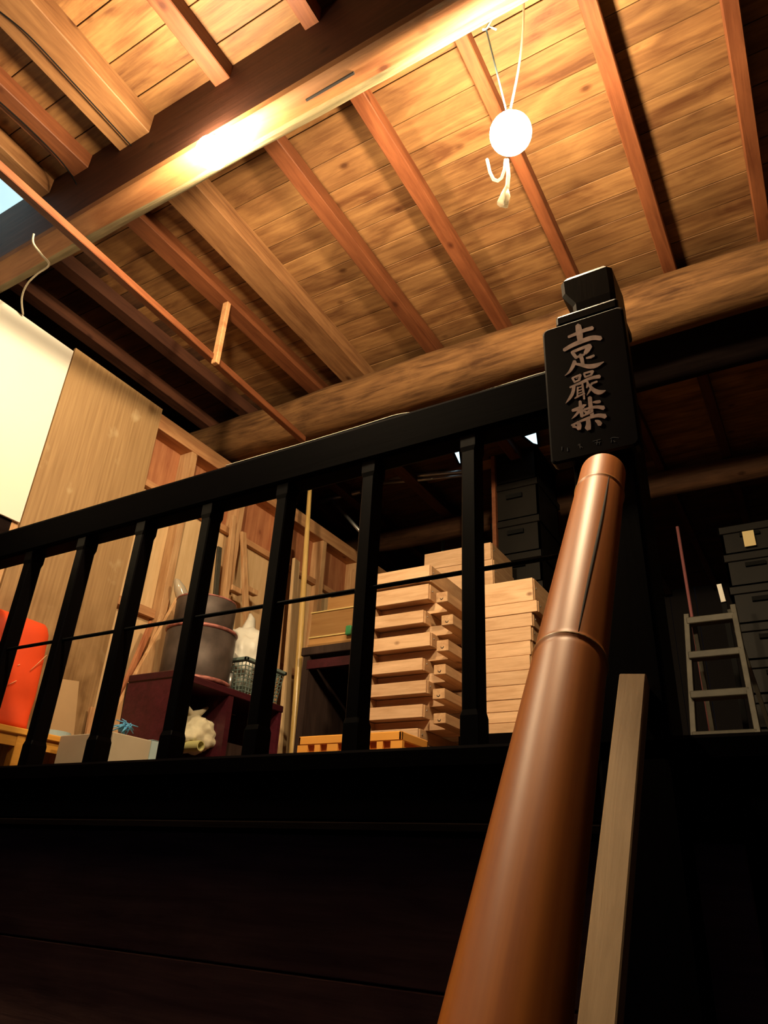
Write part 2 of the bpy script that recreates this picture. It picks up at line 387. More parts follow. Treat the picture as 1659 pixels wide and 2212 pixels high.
# ================================================================ RAILING
rail = empty('railing', (-1.8, 1.29, .2305), 'black wooden railing with square balusters along the landing edge', 'railing')
RY0, RY1 = 1.25, 1.32
bm = bmesh.new(); add_bevbox(bm, (-3.4, RY0, .912), (-.325, RY1, 1.024), .010, seg=2); obj('top_rail', bm, M_dark, rail)
bal_x = [-.570 - .265 * i for i in range(9)]
bm0 = None
def baluster(x):
    bm = bmesh.new(); w = .019; wy = .025; c = .003; yc = 1.281
    def ring(z, w, c):
        v = w + .006; pts = [(w, v - c), (w - c, v), (-w + c, v), (-w, v - c), (-w, -v + c), (-w + c, -v), (w - c, -v), (w, -v + c)]
        return [bm.verts.new((x + a, yc + b, z)) for a, b in pts]
    rs = [ring(.2305, w, .001), ring(.285, w, .001), ring(.296, w - .002, c), ring(.870, w - .002, c), ring(.882, w, .001), ring(.914, w, .001)]
    for A, B in zip(rs, rs[1:]):
        for k in range(8): bm.faces.new((A[k], A[(k + 1) % 8], B[(k + 1) % 8], B[k]))
    bm.faces.new(rs[0][::-1]); bm.faces.new(rs[-1])
    return bm
b0 = obj('baluster', baluster(bal_x[0]), M_darkv, rail)
for bx in bal_x[1:]: dup(b0, (bx - bal_x[0], 0, 0))
bm = bmesh.new(); tube(bm, [(-3.3, 1.272, .583), (-.33, 1.272, .583)], .0055, 8); obj('rod', bm, M_black, rail)

ps = [onY(x, y, 1.262) for x, y in ((488, 1006), (560, 985), (640, 962), (700, 944), (780, 920), (850, 898), (868, 894), (885, 893), (930, 880), (1000, 858), (1080, 834), (1150, 812), (1182, 803))]
bm = bmesh.new(); tube(bm, [Vector((p.x, 1.262, max(p.z, 1.0262))) for p in ps], .0017, 6)
tag(obj('rail_string', bm, M_cordw), 'pale string stretched along the top of the black railing', 'string')

# newel post
post = empty('newel_post', (-.27, 1.31, FL), 'tall black newel post with a notched cap at the railing end', 'post')
bm = bmesh.new(); add_bevbox(bm, (-.336, 1.25, -.3), (-.213, 1.37, 1.165), .008, seg=2); obj('shaft', bm, M_darkv, post)
bm = bmesh.new(); add_bevbox(bm, (-.346, 1.243, 1.128), (-.207, 1.375, 1.158), .006, seg=2); obj('collar', bm, M_darkv, post)
bm = bmesh.new()
def capring(z, x0, x1, y0, y1, c=.010):
    pts = [(x1, y0 + c), (x1, y1 - c), (x1 - c, y1), (x0 + c, y1), (x0, y1 - c), (x0, y0 + c), (x0 + c, y0), (x1 - c, y0)]
    return [bm.verts.new((a, b, z)) for a, b in pts]
rs = [capring(1.155, -.308, -.213, 1.252, 1.368), capring(1.185, -.308, -.212, 1.25, 1.37), capring(1.21, -.322, -.212, 1.25, 1.37),
      capring(1.225, -.330, -.212, 1.25, 1.37), capring(1.262, -.331, -.213, 1.25, 1.37), capring(1.275, -.324, -.22, 1.258, 1.362)]
for A, B in zip(rs, rs[1:]):
    for k in range(8): bm.faces.new((A[k], A[(k + 1) % 8], B[(k + 1) % 8], B[k]))
bm.faces.new(rs[0][::-1]); bm.faces.new(rs[-1]); obj('cap', bm, M_darkv, post)

# sign board with brushed characters
sign = empty('sign_board', (-.285, 1.235, .765), 'black lacquered sign with four pale brushed characters hung on the newel post', 'sign')
SY = 1.222
bm = bmesh.new()
def rr_prism(bm, x0, x1, z0, z1, y0, y1, r, n=5):
    pts = []
    for cx, cz, a0 in ((x1 - r, z1 - r, 0), (x0 + r, z1 - r, 90), (x0 + r, z0 + r, 180), (x1 - r, z0 + r, 270)):
        for i in range(n + 1):
            a = math.radians(a0 + 90 * i / n); pts.append((cx + r * math.cos(a), cz + r * math.sin(a)))
    cxm, czm = (x0 + x1) / 2, (z0 + z1) / 2; b = .004
    def ring(y, k): return [bm.verts.new((cxm + (px - cxm) * k, y, czm + (pz - czm) * (1 - (1 - k) * .5))) for px, pz in pts]
    rs = [ring(y0, 1 - b / .08), ring(y0 + .004, 1), ring(y1, 1)]
    for A, B in zip(rs, rs[1:]):
        for i in range(len(pts)): bm.faces.new((A[i], A[(i + 1) % len(pts)], B[(i + 1) % len(pts)], B[i]))
    bm.faces.new(rs[0][::-1]); bm.faces.new(rs[-1])
rr_prism(bm, -.372, -.195, .762, 1.112, SY, 1.249, .012)
obj('board', bm, M_sign, sign)
def S(u, v):                                              # a spot on the sign face
    return onY(1170 + u / 7.137, 690 + v / 7.137, SY)
def stroke(bm, pts, ws, lift=.0012):
    P = []                                                # smooth the stroke's centre line
    for i in range(len(pts) - 1):
        for t in (0, .34, .67): P.append((pts[i][0] + (pts[i + 1][0] - pts[i][0]) * t, pts[i][1] + (pts[i + 1][1] - pts[i][1]) * t, ws[i] + (ws[i + 1] - ws[i]) * t))
    P.append((*pts[-1], ws[-1]))
    for _ in range(2 if len(pts) > 2 else 0):
        P = [P[0]] + [tuple((P[i - 1][k] + 2 * P[i][k] + P[i + 1][k]) / 4 for k in range(3)) for i in range(1, len(P) - 1)] + [P[-1]]
    L_, R_ = [], []
    for i, (x, y, w) in enumerate(P):
        a, b = P[max(i - 1, 0)], P[min(i + 1, len(P) - 1)]; dx, dy = b[0] - a[0], b[1] - a[1]; l = math.hypot(dx, dy) or 1
        nx, ny = -dy / l, dx / l; L_.append((x + nx * w / 2, y + ny * w / 2)); R_.append((x - nx * w / 2, y - ny * w / 2))
    def capp(p, q, w):                                    # rounded ends
        dx, dy = p[0] - q[0], p[1] - q[1]; l = math.hypot(dx, dy) or 1
        return (p[0] + dx / l * w * .32, p[1] + dy / l * w * .32)
    loop = L_ + [capp(P[-1], P[-2], P[-1][2])] + R_[::-1] + [capp(P[0], P[1], P[0][2])]
    n = len(L_)
    def V(q, y): s = S(*q); return bm.verts.new((s.x, y, s.z))
    top = [V(q, SY - lift) for q in loop]; bot = [V(q, SY + .0003) for q in loop]
    N_ = len(loop)
    for i in range(N_): bm.faces.new((top[i], top[(i + 1) % N_], bot[(i + 1) % N_], bot[i]))
    for i in range(n - 1): bm.faces.new((top[i], top[i + 1], top[2 * n + 1 - i - 1], top[2 * n + 1 - i - 0]) if False else (top[i], top[i + 1], top[2 * n - 1 - i], top[2 * n - i]))
    bm.faces.new((top[n - 1], top[n], top[n + 1])); bm.faces.new((top[0], top[2 * n], top[2 * n + 1]))
CH = [
 # tsuchi
 [([(415,275),(560,215),(660,170),(790,135)],[40,50,55,62]), ([(565,95),(585,220),(600,365)],[85,110,70]), ([(345,478),(450,415),(580,355),(700,310),(800,280),(915,295)],[52,62,66,70,72,72])],
 # ashi
 [([(465,505),(500,545),(540,600)],[40,60,45]), ([(480,505),(600,455),(740,405)],[42,45,50]), ([(745,405),(715,465),(670,530)],[80,85,50]), ([(520,590),(590,575),(660,545)],[34,34,34]),
  ([(600,550),(625,620),(640,720)],[60,60,50]), ([(690,600),(750,590),(812,560)],[22,42,36]), ([(515,650),(480,740),(430,820),(360,875)],[60,55,35,6]),
  ([(500,685),(600,705),(720,735),(840,722),(960,660)],[24,50,66,76,12])],
 # gen (old form)
 [([(475,905),(515,975)],[34,34]), ([(480,905),(600,855)],[26,30]), ([(600,855),(580,940)],[38,38]), ([(515,968),(590,935)],[26,26]), ([(530,915),(560,905)],[10,10]),
  ([(655,840),(675,895)],[30,30]), ([(655,838),(790,800)],[28,30]), ([(795,800),(762,865)],[38,34]), ([(675,892),(765,860)],[26,26]),
  ([(440,1052),(600,985),(760,905),(900,885)],[26,34,46,56]), ([(500,1035),(490,1130),(440,1220),(375,1300)],[50,50,46,6]),
  ([(545,1020),(600,1000),(690,960)],[16,20,20]), ([(560,1050),(555,1190)],[26,26]), ([(630,990),(645,1100),(660,1235)],[30,36,30]), ([(560,1060),(650,1030)],[16,16]), ([(565,1105),(650,1075)],[15,15]),
  ([(565,1150),(650,1120)],[15,15]), ([(515,1225),(590,1180),(670,1150)],[20,28,20]), ([(700,940),(720,1000),(700,1060)],[30,40,24]), ([(770,1000),(860,965)],[34,28]),
  ([(740,1040),(800,985)],[28,24]), ([(730,1010),(790,1090),(870,1135),(925,1130),(990,1105)],[40,60,80,64,10]), ([(770,1060),(740,1120),(700,1180)],[40,30,6])],
 # kin
 [([(475,1408),(560,1385),(650,1345)],[40,64,50]), ([(595,1265),(605,1380),(625,1500)],[46,62,54]), ([(585,1410),(530,1480),(465,1538)],[44,36,5]), ([(645,1335),(690,1320)],[50,10]), ([(640,1400),(705,1450)],[30,44]),
  ([(745,1205),(755,1340),(780,1480)],[64,66,60]), ([(795,1282),(850,1278),(905,1270)],[20,50,44]), ([(660,1395),(760,1365),(860,1350),(960,1370)],[30,40,46,70]), ([(740,1410),(700,1450),(660,1480)],[36,30,10]),
  ([(630,1495),(700,1470),(790,1425)],[22,24,22]),
  ([(465,1640),(600,1575),(760,1510),(880,1480),(985,1500)],[30,32,44,56,74]), ([(715,1530),(730,1620),(715,1690)],[64,72,96]), ([(560,1590),(590,1640),(570,1690)],[60,70,80]), ([(490,1650),(540,1670)],[56,26]), ([(830,1565),(880,1585),(905,1625)],[20,70,76])],
]
for ch in CH:
    bm = bmesh.new()
    for i, (p, w) in enumerate(ch): stroke(bm, p, w, .0011 + .00006 * i)
    obj('character', bm, M_letter, sign)
SM = [[([(315,1965),(312,2020)],[16,14]), ([(400,1980),(402,2030)],[14,20])],
      [([(560,1940),(600,1925)],[12,12]), ([(580,1920),(598,1990)],[12,14]), ([(595,1950),(630,1975)],[10,12])],
      [([(790,1880),(910,1850)],[10,10]), ([(820,1905),(910,1890)],[10,10]), ([(860,1860),(850,1930)],[12,14]), ([(895,1890),(890,1930)],[10,10])],
      [([(1060,1840),(1110,1815),(1190,1830)],[10,12,10]), ([(1080,1850),(1075,1900)],[10,12]), ([(1105,1870),(1135,1890)],[10,14])]]
for ch in SM:
    bm = bmesh.new()
    for i, (p, w) in enumerate(ch): stroke(bm, p, w, .0006 + .00003 * i)
    o = obj('small_character', bm, M_faint, sign); o['label'] = 'small worn character'

# bamboo handrail
A = onY(1304, 1015, 1.2); B_ = Vector((-.22375589, .550086, -.08157266))
dirb = (B_ - A).normalized(); lenb = (B_ - A).length
bam = empty('bamboo_handrail', A + dirb * (lenb + .35), 'thick glossy amber bamboo pole sloping down from the newel post', 'handrail')
rot = dirb.to_track_quat('-Z', 'Y').to_matrix().to_4x4()
def bpoint(t): return A + dirb * t
nodes_t = []
for py in (1070, 1432):                                     # where the two node rings cross the axis
    best = min((abs((lambda q: CY - F * q[2] / q[1])(RM.transposed() @ bpoint(t / 1000)) - py), t / 1000) for t in range(0, 1200)); nodes_t.append(best[1])
tt = []; t = 0
ends = lenb + .35
seq = [0] + nodes_t + [nodes_t[1] + .36 * 1.9]
bm = bmesh.new(); pts = []; rad = []
def radius(t):
    base = .0405 + .0028 * t / lenb
    for nt in seq[1:]:
        d = t - nt
        if abs(d) < .03: base += .0012 * math.exp(-(d / .004) ** 2) - .0006 * math.exp(-((d - .008) / .004) ** 2)
    if t < .022: base *= math.sqrt(max(.05, 1 - ((.022 - t) / .022) ** 2)) 
    return base
t = 0.0
while t < ends:
    pts.append((0, 0, -t)); rad.append(radius(t)); t += .0025 if any(abs(t - s) < .035 for s in seq) or t < .03 else .02
tube(bm, pts, rad, 40, True)
MB = Matrix.Translation(A) @ rot
def framed(name, bm, mat, parent, M):
    """mesh kept in its own frame so the grain follows the piece"""
    bmesh.ops.recalc_face_normals(bm, faces=bm.faces)
    me = bpy.data.meshes.new(name); bm.to_mesh(me); bm.free(); me.materials.append(mat)
    o = bpy.data.objects.new(name, me); C.objects.link(o)
    if parent is not None: o.parent = parent; M = Matrix.Translation(-world_loc(parent)) @ M
    o.matrix_basis = M
    return o
culm = framed('culm', bm, M_bamboo, bam, MB)
for nt in nodes_t:
    bm = bmesh.new(); tube(bm, [(0, 0, -nt + .0022), (0, 0, -nt - .0002), (0, 0, -nt - .0024)], [radius(nt) - .0008, radius(nt) + .0005, radius(nt) - .0008], 40, False)
    framed('node_ring', bm, M_node, bam, MB)
# the split in the upper joint: a dark thin seam facing the viewer
def crack_pts(px0, px1):
    out = []
    for i in range(31):
        s = i / 30; t = nodes_t[0] + .004 + (nodes_t[1] - nodes_t[0] - .008) * s
        c = bpoint(t); v = (-c).normalized(); v = (v - dirb * v.dot(dirb)).normalized(); sd = dirb.cross(v)
        if sd.x < 0: sd = -sd
        a = math.radians(15 - 9 * s + 1.2 * math.sin(s * 5))
        out.append(c + (v * math.cos(a) + sd * math.sin(a)) * (radius(t) + .0001))
    return out
cp = crack_pts(0, 0)
bm = bmesh.new(); tube(bm, cp, [.0004 + .0019 * math.sin(math.pi * i / 30) ** .6 for i in range(31)], 6)
obj('crack', bm, M_groove, bam)

# square batten below it
bt0, bt1 = ray(1370, 1470) * (.045 * F / 54), ray(1297, 2212) * (.045 * F / 85)
bt0 = onY(1371, 1470, 1.235)
d_ = (bt1 - bt0).normalized(); bt2 = bt1 + d_ * .35
M_batten = wood('grey_worn_batten', (.26, .17, .09), (.42, .29, .17), 1, .6, knots=False)
bm = bmesh.new(); add_bevbox(bm, (-.0215, 0, -.018), (.0215, (bt2 - bt0).length, .018), .002)
yax = d_; vw = -(bt0 + bt1).normalized(); xax = yax.cross(vw).normalized(); zax = xax.cross(yax)
tilt = Matrix.Rotation(math.radians(14), 4, 'Y')
bo = framed('stair_batten', bm, M_batten, None, Matrix(((xax.x, yax.x, zax.x, bt0.x), (xax.y, yax.y, zax.y, bt0.y), (xax.z, yax.z, zax.z, bt0.z), (0, 0, 0, 1))) @ tilt)
tag(bo, 'square weathered wooden batten sloping below the bamboo pole', 'batten')

# ================================================================ LAMPS
M_bulb = emit('glowing_frosted_globe', BULB_COL, BULB)
M_bulb_b = emit('glowing_frosted_globe_b', BULB_COL, BULB * .66)
def globe(c, r, parent, m=None):
    bm = bmesh.new(); prof = [(r * math.sin(math.pi * i / 20), -r * math.cos(math.pi * i / 20)) for i in range(17)] + [(r * .42, r * .95), (r * .36, r * 1.25), (0, r * 1.25)]
    prof[0] = (0, -r); lathe(bm, prof, c, 28); o = obj('glass_globe', bm, m or M_bulb, parent); return o
M_sock = plain('lamp_socket', (.05, .045, .04), .4)
cl = onZ(458, 330, 2.0)
L1 = empty('bare_bulb', cl + Vector((0, 0, .075)), 'glowing round bulb fixed close under the near beam', 'lamp')
globe(cl, .050, L1)
bm = bmesh.new(); lathe(bm, [(0, .053), (.014, .053), (.014, .068), (0, .068)], cl, 14); obj('socket', bm, M_sock, L1)
crr = onZ(1103, 288, 1.93)
L2 = empty('hanging_lamp', crr + Vector((0, 0, .08)), 'glowing round work lamp hanging on a white cord by the newel post', 'lamp')
globe(crr, .060, L2, M_bulb_b)
bm = bmesh.new(); lathe(bm, [(0, .066), (.016, .066), (.018, .070), (.018, .085), (.010, .10), (0, .10)], crr, 16); obj('socket', bm, M_cordw, L2)
bm = bmesh.new()
ct = onZ(1131, -12, 2.42); top = crr + Vector((0, 0, .095))
tube(bm, [top + (ct - top) * (i / 12) + Vector((.014 * math.sin(i / 12 * math.pi), 0, 0)) for i in range(13)], .0035, 6); obj('cord', bm, M_cordw, L2)
# loop and knotted tail under the globe
bm = bmesh.new(); lp = [onY(x, y, crr.y - .02) for x, y in ((1052, 345), (1058, 372), (1066, 388), (1075, 391), (1084, 384), (1090, 366), (1092, 345))]
tube(bm, lp, .0045, 7); obj('loop', bm, M_tail, L2)
bm = bmesh.new(); tube(bm, [onY(x, y, crr.y - .02) for x, y in ((1096, 345), (1098, 380), (1096, 402), (1090, 420), (1084, 440))], [.004, .006, .006, .010, .014], 8)
tube(bm, [onY(x, y, crr.y - .02) for x, y in ((1094, 405), (1096, 425), (1092, 446))], [.005, .008, .007], 7); obj('tail', bm, M_tail, L2)
st = empty('string', onZ(1050, 62, 2.36), 'thin blue-grey string tied to the near beam beside the hanging lamp', 'string')
bm = bmesh.new(); s0 = onZ(1050, 62, 2.36); s1 = crr + Vector((-.008, 0, .095)); tube(bm, [s0, (s0 + s1) / 2, s1], .0028, 6)
obj('strand', bm, M_cordb, st)
bm = bmesh.new(); tube(bm, [onZ(1062, 42, 2.37), s0, onZ(1044, 64, 2.34)], .004, 6); tube(bm, [onZ(1072, 64, 2.35), s0 + Vector((.01, 0, .005))], .0035, 6); obj('knot', bm, M_bluegrey, st)

# ================================================================ THINGS UNDER THE CEILING
bA = onZ(-40, 330, 1.965); bB = onZ(655, 950, 2.08)
tag(stick('batten', bA, bB, .034, .034, M_joist), 'long thin loose batten slung below the beams on the left', 'batten')
hs = onZ(492, 655, 2.35)
bm = bmesh.new(); add_bevbox(bm, (hs.x - .02, hs.y - .012, 1.995), (hs.x + .012, hs.y + .012, 2.35), .003)
tag(obj('hanging_stick', bm, M_plate), 'short pale stick hanging straight down from a joist', 'stick')
def cable(name, pix, z, r, mat, label, par=None):
    bm = bmesh.new(); P = [onZ(x, y, zz) for (x, y), zz in zip(pix, z)]
    Q = []
    for i in range(len(P) - 1):
        for k in range(6):
            t = k / 6; p0, p1, p2, p3 = P[max(i - 1, 0)], P[i], P[i + 1], P[min(i + 2, len(P) - 1)]
            Q.append(.5 * ((2 * p1) + (p2 - p0) * t + (2 * p0 - 5 * p1 + 4 * p2 - p3) * t * t + (3 * p1 - p0 - 3 * p2 + p3) * t ** 3))
    Q.append(P[-1]); tube(bm, Q, r, 6); return tag(obj(name, bm, mat, par), label, 'cable')
cable('cable', [(73, 505), (72, 525), (90, 550), (106, 572), (80, 592), (58, 615), (47, 645), (50, 680)], [2.05, 2.02, 2.0, 2.0, 2.02, 2.05, 2.06, 2.05], .004, M_wire, 'yellowish cable looping down from the beam to the white panel')
cable('cable', [(-10, 18), (60, 75), (150, 170), (290, 322)], [2.31, 2.31, 2.31, 2.31], .0025, M_black, 'black wire stapled along the wide old joist')
cable('cable', [(-10, 212), (60, 275), (120, 335), (150, 372), (165, 398)], [2.34, 2.342, 2.34, 2.33, 2.27], .003, M_black, 'black wire running along the narrow joist left of the wide one')
cable('cable', [(-10, 338), (40, 385), (95, 440)], [1.99, 1.99, 1.99], .003, M_black, 'black wire lying along the loose batten')

# ================================================================ PARTITION (left)
PX = -2.6
wl = empty('wall_partition', (PX, 3, FL), kind='structure')
box('top_plate', (PX - .105, 1.05, 1.975), (PX, 6.2, 2.062), M_plate, wl, b=.002)
for ys in (1.45, 1.86, 2.265, 2.675, 3.08, 3.485, 3.89, 4.295, 4.7, 5.1, 5.5):
    box('stud', (PX - .10, ys - .042, FL), (PX - .002, ys, 1.975), M_stud, wl, b=.0015)
ys_ = [1.45, 1.86, 2.265, 2.675, 3.08, 3.485, 3.89, 4.295, 4.7]
for a, b_ in zip(ys_, ys_[1:]):
    box('noggin', (PX - .085, a + .001, 1.665), (PX - .03, b_ - .044, 1.70), M_plate, wl)
    box('noggin', (PX - .085, a + .001, 1.05), (PX - .03, b_ - .044, 1.09), M_plate, wl)
    m = (a + b_ - .042) / 2
    box('backing_plank', (PX - .10, a + .002, 1.70), (PX - .085, m - .001, 1.975), M_red, wl)
    box('backing_plank', (PX - .10, m + .001, 1.70), (PX - .087, b_ - .044, 1.975), M_red, wl)
    box('infill_panel', (PX - .075, a + .003, FL), (PX - .06, b_ - .046, 1.663), M_pale, wl)
o = box('panel', (PX + .001, -.2, 1.19), (PX + .012, 1.432, 2.056), M_white, None, b=.001); tag(o, 'large overexposed white board fixed to the partition on the left', 'panel')
o = box('lower_panel', (PX - .02, .3, FL), (PX - .004, 1.43, 1.30), M_darklog, None); o.name = 'dark_panel'; tag(o, 'dark brown board below the white board at the left edge', 'panel')
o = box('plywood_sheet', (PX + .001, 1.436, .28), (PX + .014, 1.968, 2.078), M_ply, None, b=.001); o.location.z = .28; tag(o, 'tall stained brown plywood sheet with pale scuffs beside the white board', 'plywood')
# small white nick visible at the lower left of the plywood
def lean(name, top, bottom, w, t, mat, label, cat='board', up=(1, 0, 0)):
    bottom = top + (bottom - top) * ((top.z - FL - .01) / (top.z - bottom.z))
    bm = bmesh.new(); beam_between(bm, bottom, top, w, t, up); return tag(obj(name, bm, mat), label, cat)
def px(x, y, X): return onX(x, y, X)
lean('leaning_plank', px(408, 1300, -2.56), px(238, 1620, -2.42), .17, .018, M_stud, 'wide knotty plank leaning left against the studs behind the tubs', up=(1, .2, 0))
lean('leaning_plank', px(352, 1330, -2.57), px(272, 1560, -2.50), .04, .016, M_stud, 'narrow pale plank leaning against the studs left of the tubs', up=(1, .2, 0))
lean('leaning_plank', px(328, 1345, -2.575), px(270, 1480, -2.545), .03, .014, M_red, 'thin reddish lath crossing behind the leaning planks', up=(1, .2, 0))
lean('leaning_plank', px(505, 1115, -2.575), px(468, 1480, -2.50), .03, .02, M_stud, 'slim lath leaning on the studs above the tubs', up=(1, 0, 0))
lean('leaning_plank', px(525, 1150, -2.58), px(537, 1480, -2.50), .035, .018, M_stud, 'pointed lath leaning on the pale panel right of the tubs', up=(1, 0, 0))
lean('leaning_plank', px(618, 1140, -2.55), px(570, 1700, -2.40), .07, .02, M_stud, 'pale plank leaning behind the railing left of the yellow pole', up=(1, 0, 0))
lean('leaning_plank', px(640, 1210, -2.56), px(600, 1720, -2.36), .055, .02, M_pale, 'smooth pale board leaning just left of the yellow pole', up=(1, 0, 0))
lean('pipe_strip', px(474, 1182, -2.56), px(462, 1330, -2.54), .03, .012, M_alu, 'grey metal strip standing behind the tubs', 'strip', up=(1, 0, 0))
for xx, yy in ((505, 1275), (538, 1277)):
    p = px(xx, yy, PX + .01); bm = bmesh.new(); add_bevbox(bm, (p.x - .01, p.y - .045, p.z - .017), (p.x + .03, p.y + .045, p.z + .014), .003)
    tag(obj('wood_block', bm, M_stud), 'small wooden block nailed to the studs, ' + ('left' if xx < 520 else 'right') + ' one of the two', 'block')
# tall yellow pole
p0, p1 = px(671, 1030, -2.42), onX(628, 1700, -2.22)
bm = bmesh.new(); tube(bm, [p1 + (p0 - p1) * (i / 16) for i in range(17)], [.021 - .0085 * i / 16 for i in range(17)], 14)
p1z = p1
tag(obj('pole', bm, M_pole), 'tall yellow bamboo pole leaning upright behind the railing', 'pole')

# ================================================================ STORED THINGS
# red cabinet
CXf = -2.15; cz = .70
cab = empty('cabinet', (-2.35, 2.35, FL), 'low open dark red cabinet carrying the tubs', 'cabinet')
y0, y1 = 1.98, 2.66
box('top', (-2.42, y0 - .005, cz - .03), (CXf, y1 + .005, cz), M_redcab, cab, b=.003)
box('side_panel', (-2.42, y0, FL), (CXf - .005, y0 + .02, cz - .03), M_redcab, cab)
box('side_panel', (-2.42, y1 - .02, FL), (CXf - .005, y1, cz - .03), M_redcab, cab)
box('divider', (-2.42, 2.295, FL), (CXf - .004, 2.325, cz - .03), M_redcab, cab)
box('back', (-2.43, y0, FL), (-2.42, y1, cz - .03), M_blackcab, cab)
box('shelf', (-2.42, y0 + .02, FL + .02), (CXf - .005, y1 - .02, FL + .04), M_redcab, cab)
box('drawer', (-2.40, 2.33, FL + .19), (CXf - .03, y1 - .022, FL + .30), M_blackcab, cab)
# tubs
tc = Vector((-2.33, 2.25, cz)); tc = ray(440, 1475); tc = tc * (cz / tc.z); tc = Vector((-2.305, 2.225, cz))
TUB = empty('metal_tub', tc, 'large dull grey round tub with a pink rim standing on the cabinet', 'tub')
bm = bmesh.new(); lathe(bm, [(0, .001), (.142, .001), (.150, .02), (.152, .235), (.146, .235), (.144, .03), (0, .03)], tc, 40); obj('body', bm, M_drum, TUB)
def torus(bm, c, R0, r, n=40, m=8):
    pts = [Vector(c) + Vector((R0 * math.cos(2 * math.pi * k / n), R0 * math.sin(2 * math.pi * k / n), 0)) for k in range(n)]
    rings = []
    for k in range(n):
        a = 2 * math.pi * k / n; rad_ = Vector((math.cos(a), math.sin(a), 0))
        rings.append([bm.verts.new(pts[k] + rad_ * r * math.cos(2 * math.pi * j / m) + Vector((0, 0, r * math.sin(2 * math.pi * j / m)))) for j in range(m)])
    for k in range(n):
        for j in range(m):
            f = bm.faces.new((rings[k][j], rings[(k + 1) % n][j], rings[(k + 1) % n][(j + 1) % m], rings[k][(j + 1) % m])); f.smooth = True
bm = bmesh.new(); torus(bm, tc + Vector((0, 0, .237)), .150, .009); obj('rim', bm, M_rim, TUB)
bm = bmesh.new(); torus(bm, tc + Vector((0, 0, .012)), .149, .010); obj('base_ring', bm, M_rim, TUB)
t2 = tc + Vector((0, 0, .243))
TU2 = empty('metal_tub', t2, 'smaller dark lidded tub stacked on the larger tub', 'tub')
bm = bmesh.new(); lathe(bm, [(0, .001), (.125, .001), (.132, .01), (.134, .13), (.128, .138), (0, .142)], t2, 40); obj('body', bm, M_drum, TU2)
bm = bmesh.new(); torus(bm, t2 + Vector((0, 0, .135)), .131, .005); obj('lid_rim', bm, M_rim, TU2)
bm = bmesh.new(); lathe(bm, [(0, .14), (.014, .14), (.016, .175), (0, .18)], t2 + Vector((.03, .05, 0)), 14); obj('lid_knob', bm, M_black, TU2)
bm = bmesh.new(); q = t2 + Vector((-.085, -.06, .155)); pts = [q + Vector((.018 * math.cos(a), 0, .018 * math.sin(a))) for a in [2 * math.pi * k / 14 for k in range(15)]]; tube(bm, pts, .005, 6, False); obj('ring_handle', bm, M_black, TU2)
# plastic bottle / bag sticking up behind
q0 = onX(398, 1300, -2.52); q1 = onX(380, 1250, -2.54)
M_film = plain('clear_plastic_film', (.8, .74, .6), .15, trans=.6)
bm = bmesh.new(); tube(bm, [q0 + (q1 - q0) * t for t in (-1.6, -.5, .2, .6, .9, 1.0)], [.03, .03, .028, .024, .014, .004], 12, True, 0, True, .25)
tag(obj('plastic_bag', bm, M_film), 'rolled clear plastic bag sticking up behind the tubs', 'bag')
# basket with a plastic bag
bc = Vector((-2.31, 2.53, cz))
bas = empty('basket', bc, 'grey-green plastic mesh basket at the right end of the cabinet', 'basket')
def basket_walls():
    bm = bmesh.new(); hx, hy, h = .12, .12, .16
    def P(side, s, t):                                     # side wall coordinates, flaring upward
        k = 1 + .16 * t; z = .004 + h * t
        a = {0: (hx, -hy + 2 * hy * s), 1: (hx - 2 * hx * s, hy), 2: (-hx, hy - 2 * hy * s), 3: (-hx + 2 * hx * s, -hy)}[side]
        return bc + Vector((a[0] * k, a[1] * k, z))
    for side in range(4):
        for i in range(13):
            beam_between(bm, P(side, i / 12, 0), P(side, i / 12, 1), .0035, .0035, (1, .3, 0))
        for j in range(9):
            beam_between(bm, P(side, 0, j / 9), P(side, 1, j / 9), .0035, .0035)
    return bm
o = obj('mesh_walls', basket_walls(), M_basket, bas); o['kind'] = 'stuff'
bm = bmesh.new(); add_bevbox(bm, bc + Vector((-.12, -.12, 0)), bc + Vector((.12, .12, .005)), .002); obj('base', bm, M_basket, bas)
bm = bmesh.new(); k = 1.16; z_ = .165
for s in ((-1, 0), (1, 0), (0, -1), (0, 1)):
    if s[0]: add_bevbox(bm, bc + Vector((s[0] * .139 - .009, -.148, z_ - .016)), bc + Vector((s[0] * .139 + .009, .148, z_)), .003)
    else: add_bevbox(bm, bc + Vector((-.148, s[1] * .139 - .009, z_ - .016)), bc + Vector((.148, s[1] * .139 + .009, z_)), .003)
obj('rim', bm, M_basket, bas)
def blob(name, c, sx, sy, sz, mat, label, cat, jit=.25, seed=0, parent=None, tie=None):
    bm = bmesh.new(); bmesh.ops.create_icosphere(bm, subdivisions=4, radius=1)
    for v in bm.verts:
        n = noise.fractal(v.co * 1.6 + Vector((seed, 0, 0)), .8, 2.2, 4); rdg = abs(noise.noise(v.co * 3.5 + Vector((0, seed, 0))))
        v.co *= 1 + jit * n - jit * .7 * rdg
        v.co = Vector((v.co.x * sx, v.co.y * sy, v.co.z * sz)) + Vector(c)
    for f in bm.faces: f.smooth = True
    lo = min(v.co.z for v in bm.verts)
    if tie:
        for v in bm.verts: v.co.z = max(v.co.z, tie)
    o = obj(name, bm, mat, parent)
    if label: tag(o, label, cat)
    return o
bg = blob('plastic_bag', bc + Vector((-.0, -.01, .19)), .12, .12, .16, M_bag, 'knotted white plastic bag heaped in the mesh basket', 'bag', .2, 3, None, bc.z + .01)
bm = bmesh.new(); tube(bm, [bc + Vector(p) for p in ((-.02, .0, .27), (-.03, .03, .36), (-.035, .045, .42), (-.05, .05, .45))], [.06, .035, .02, .008], 10, True, 0, True, .4)
k_ = obj('bag_neck', bm, M_bag, bg)
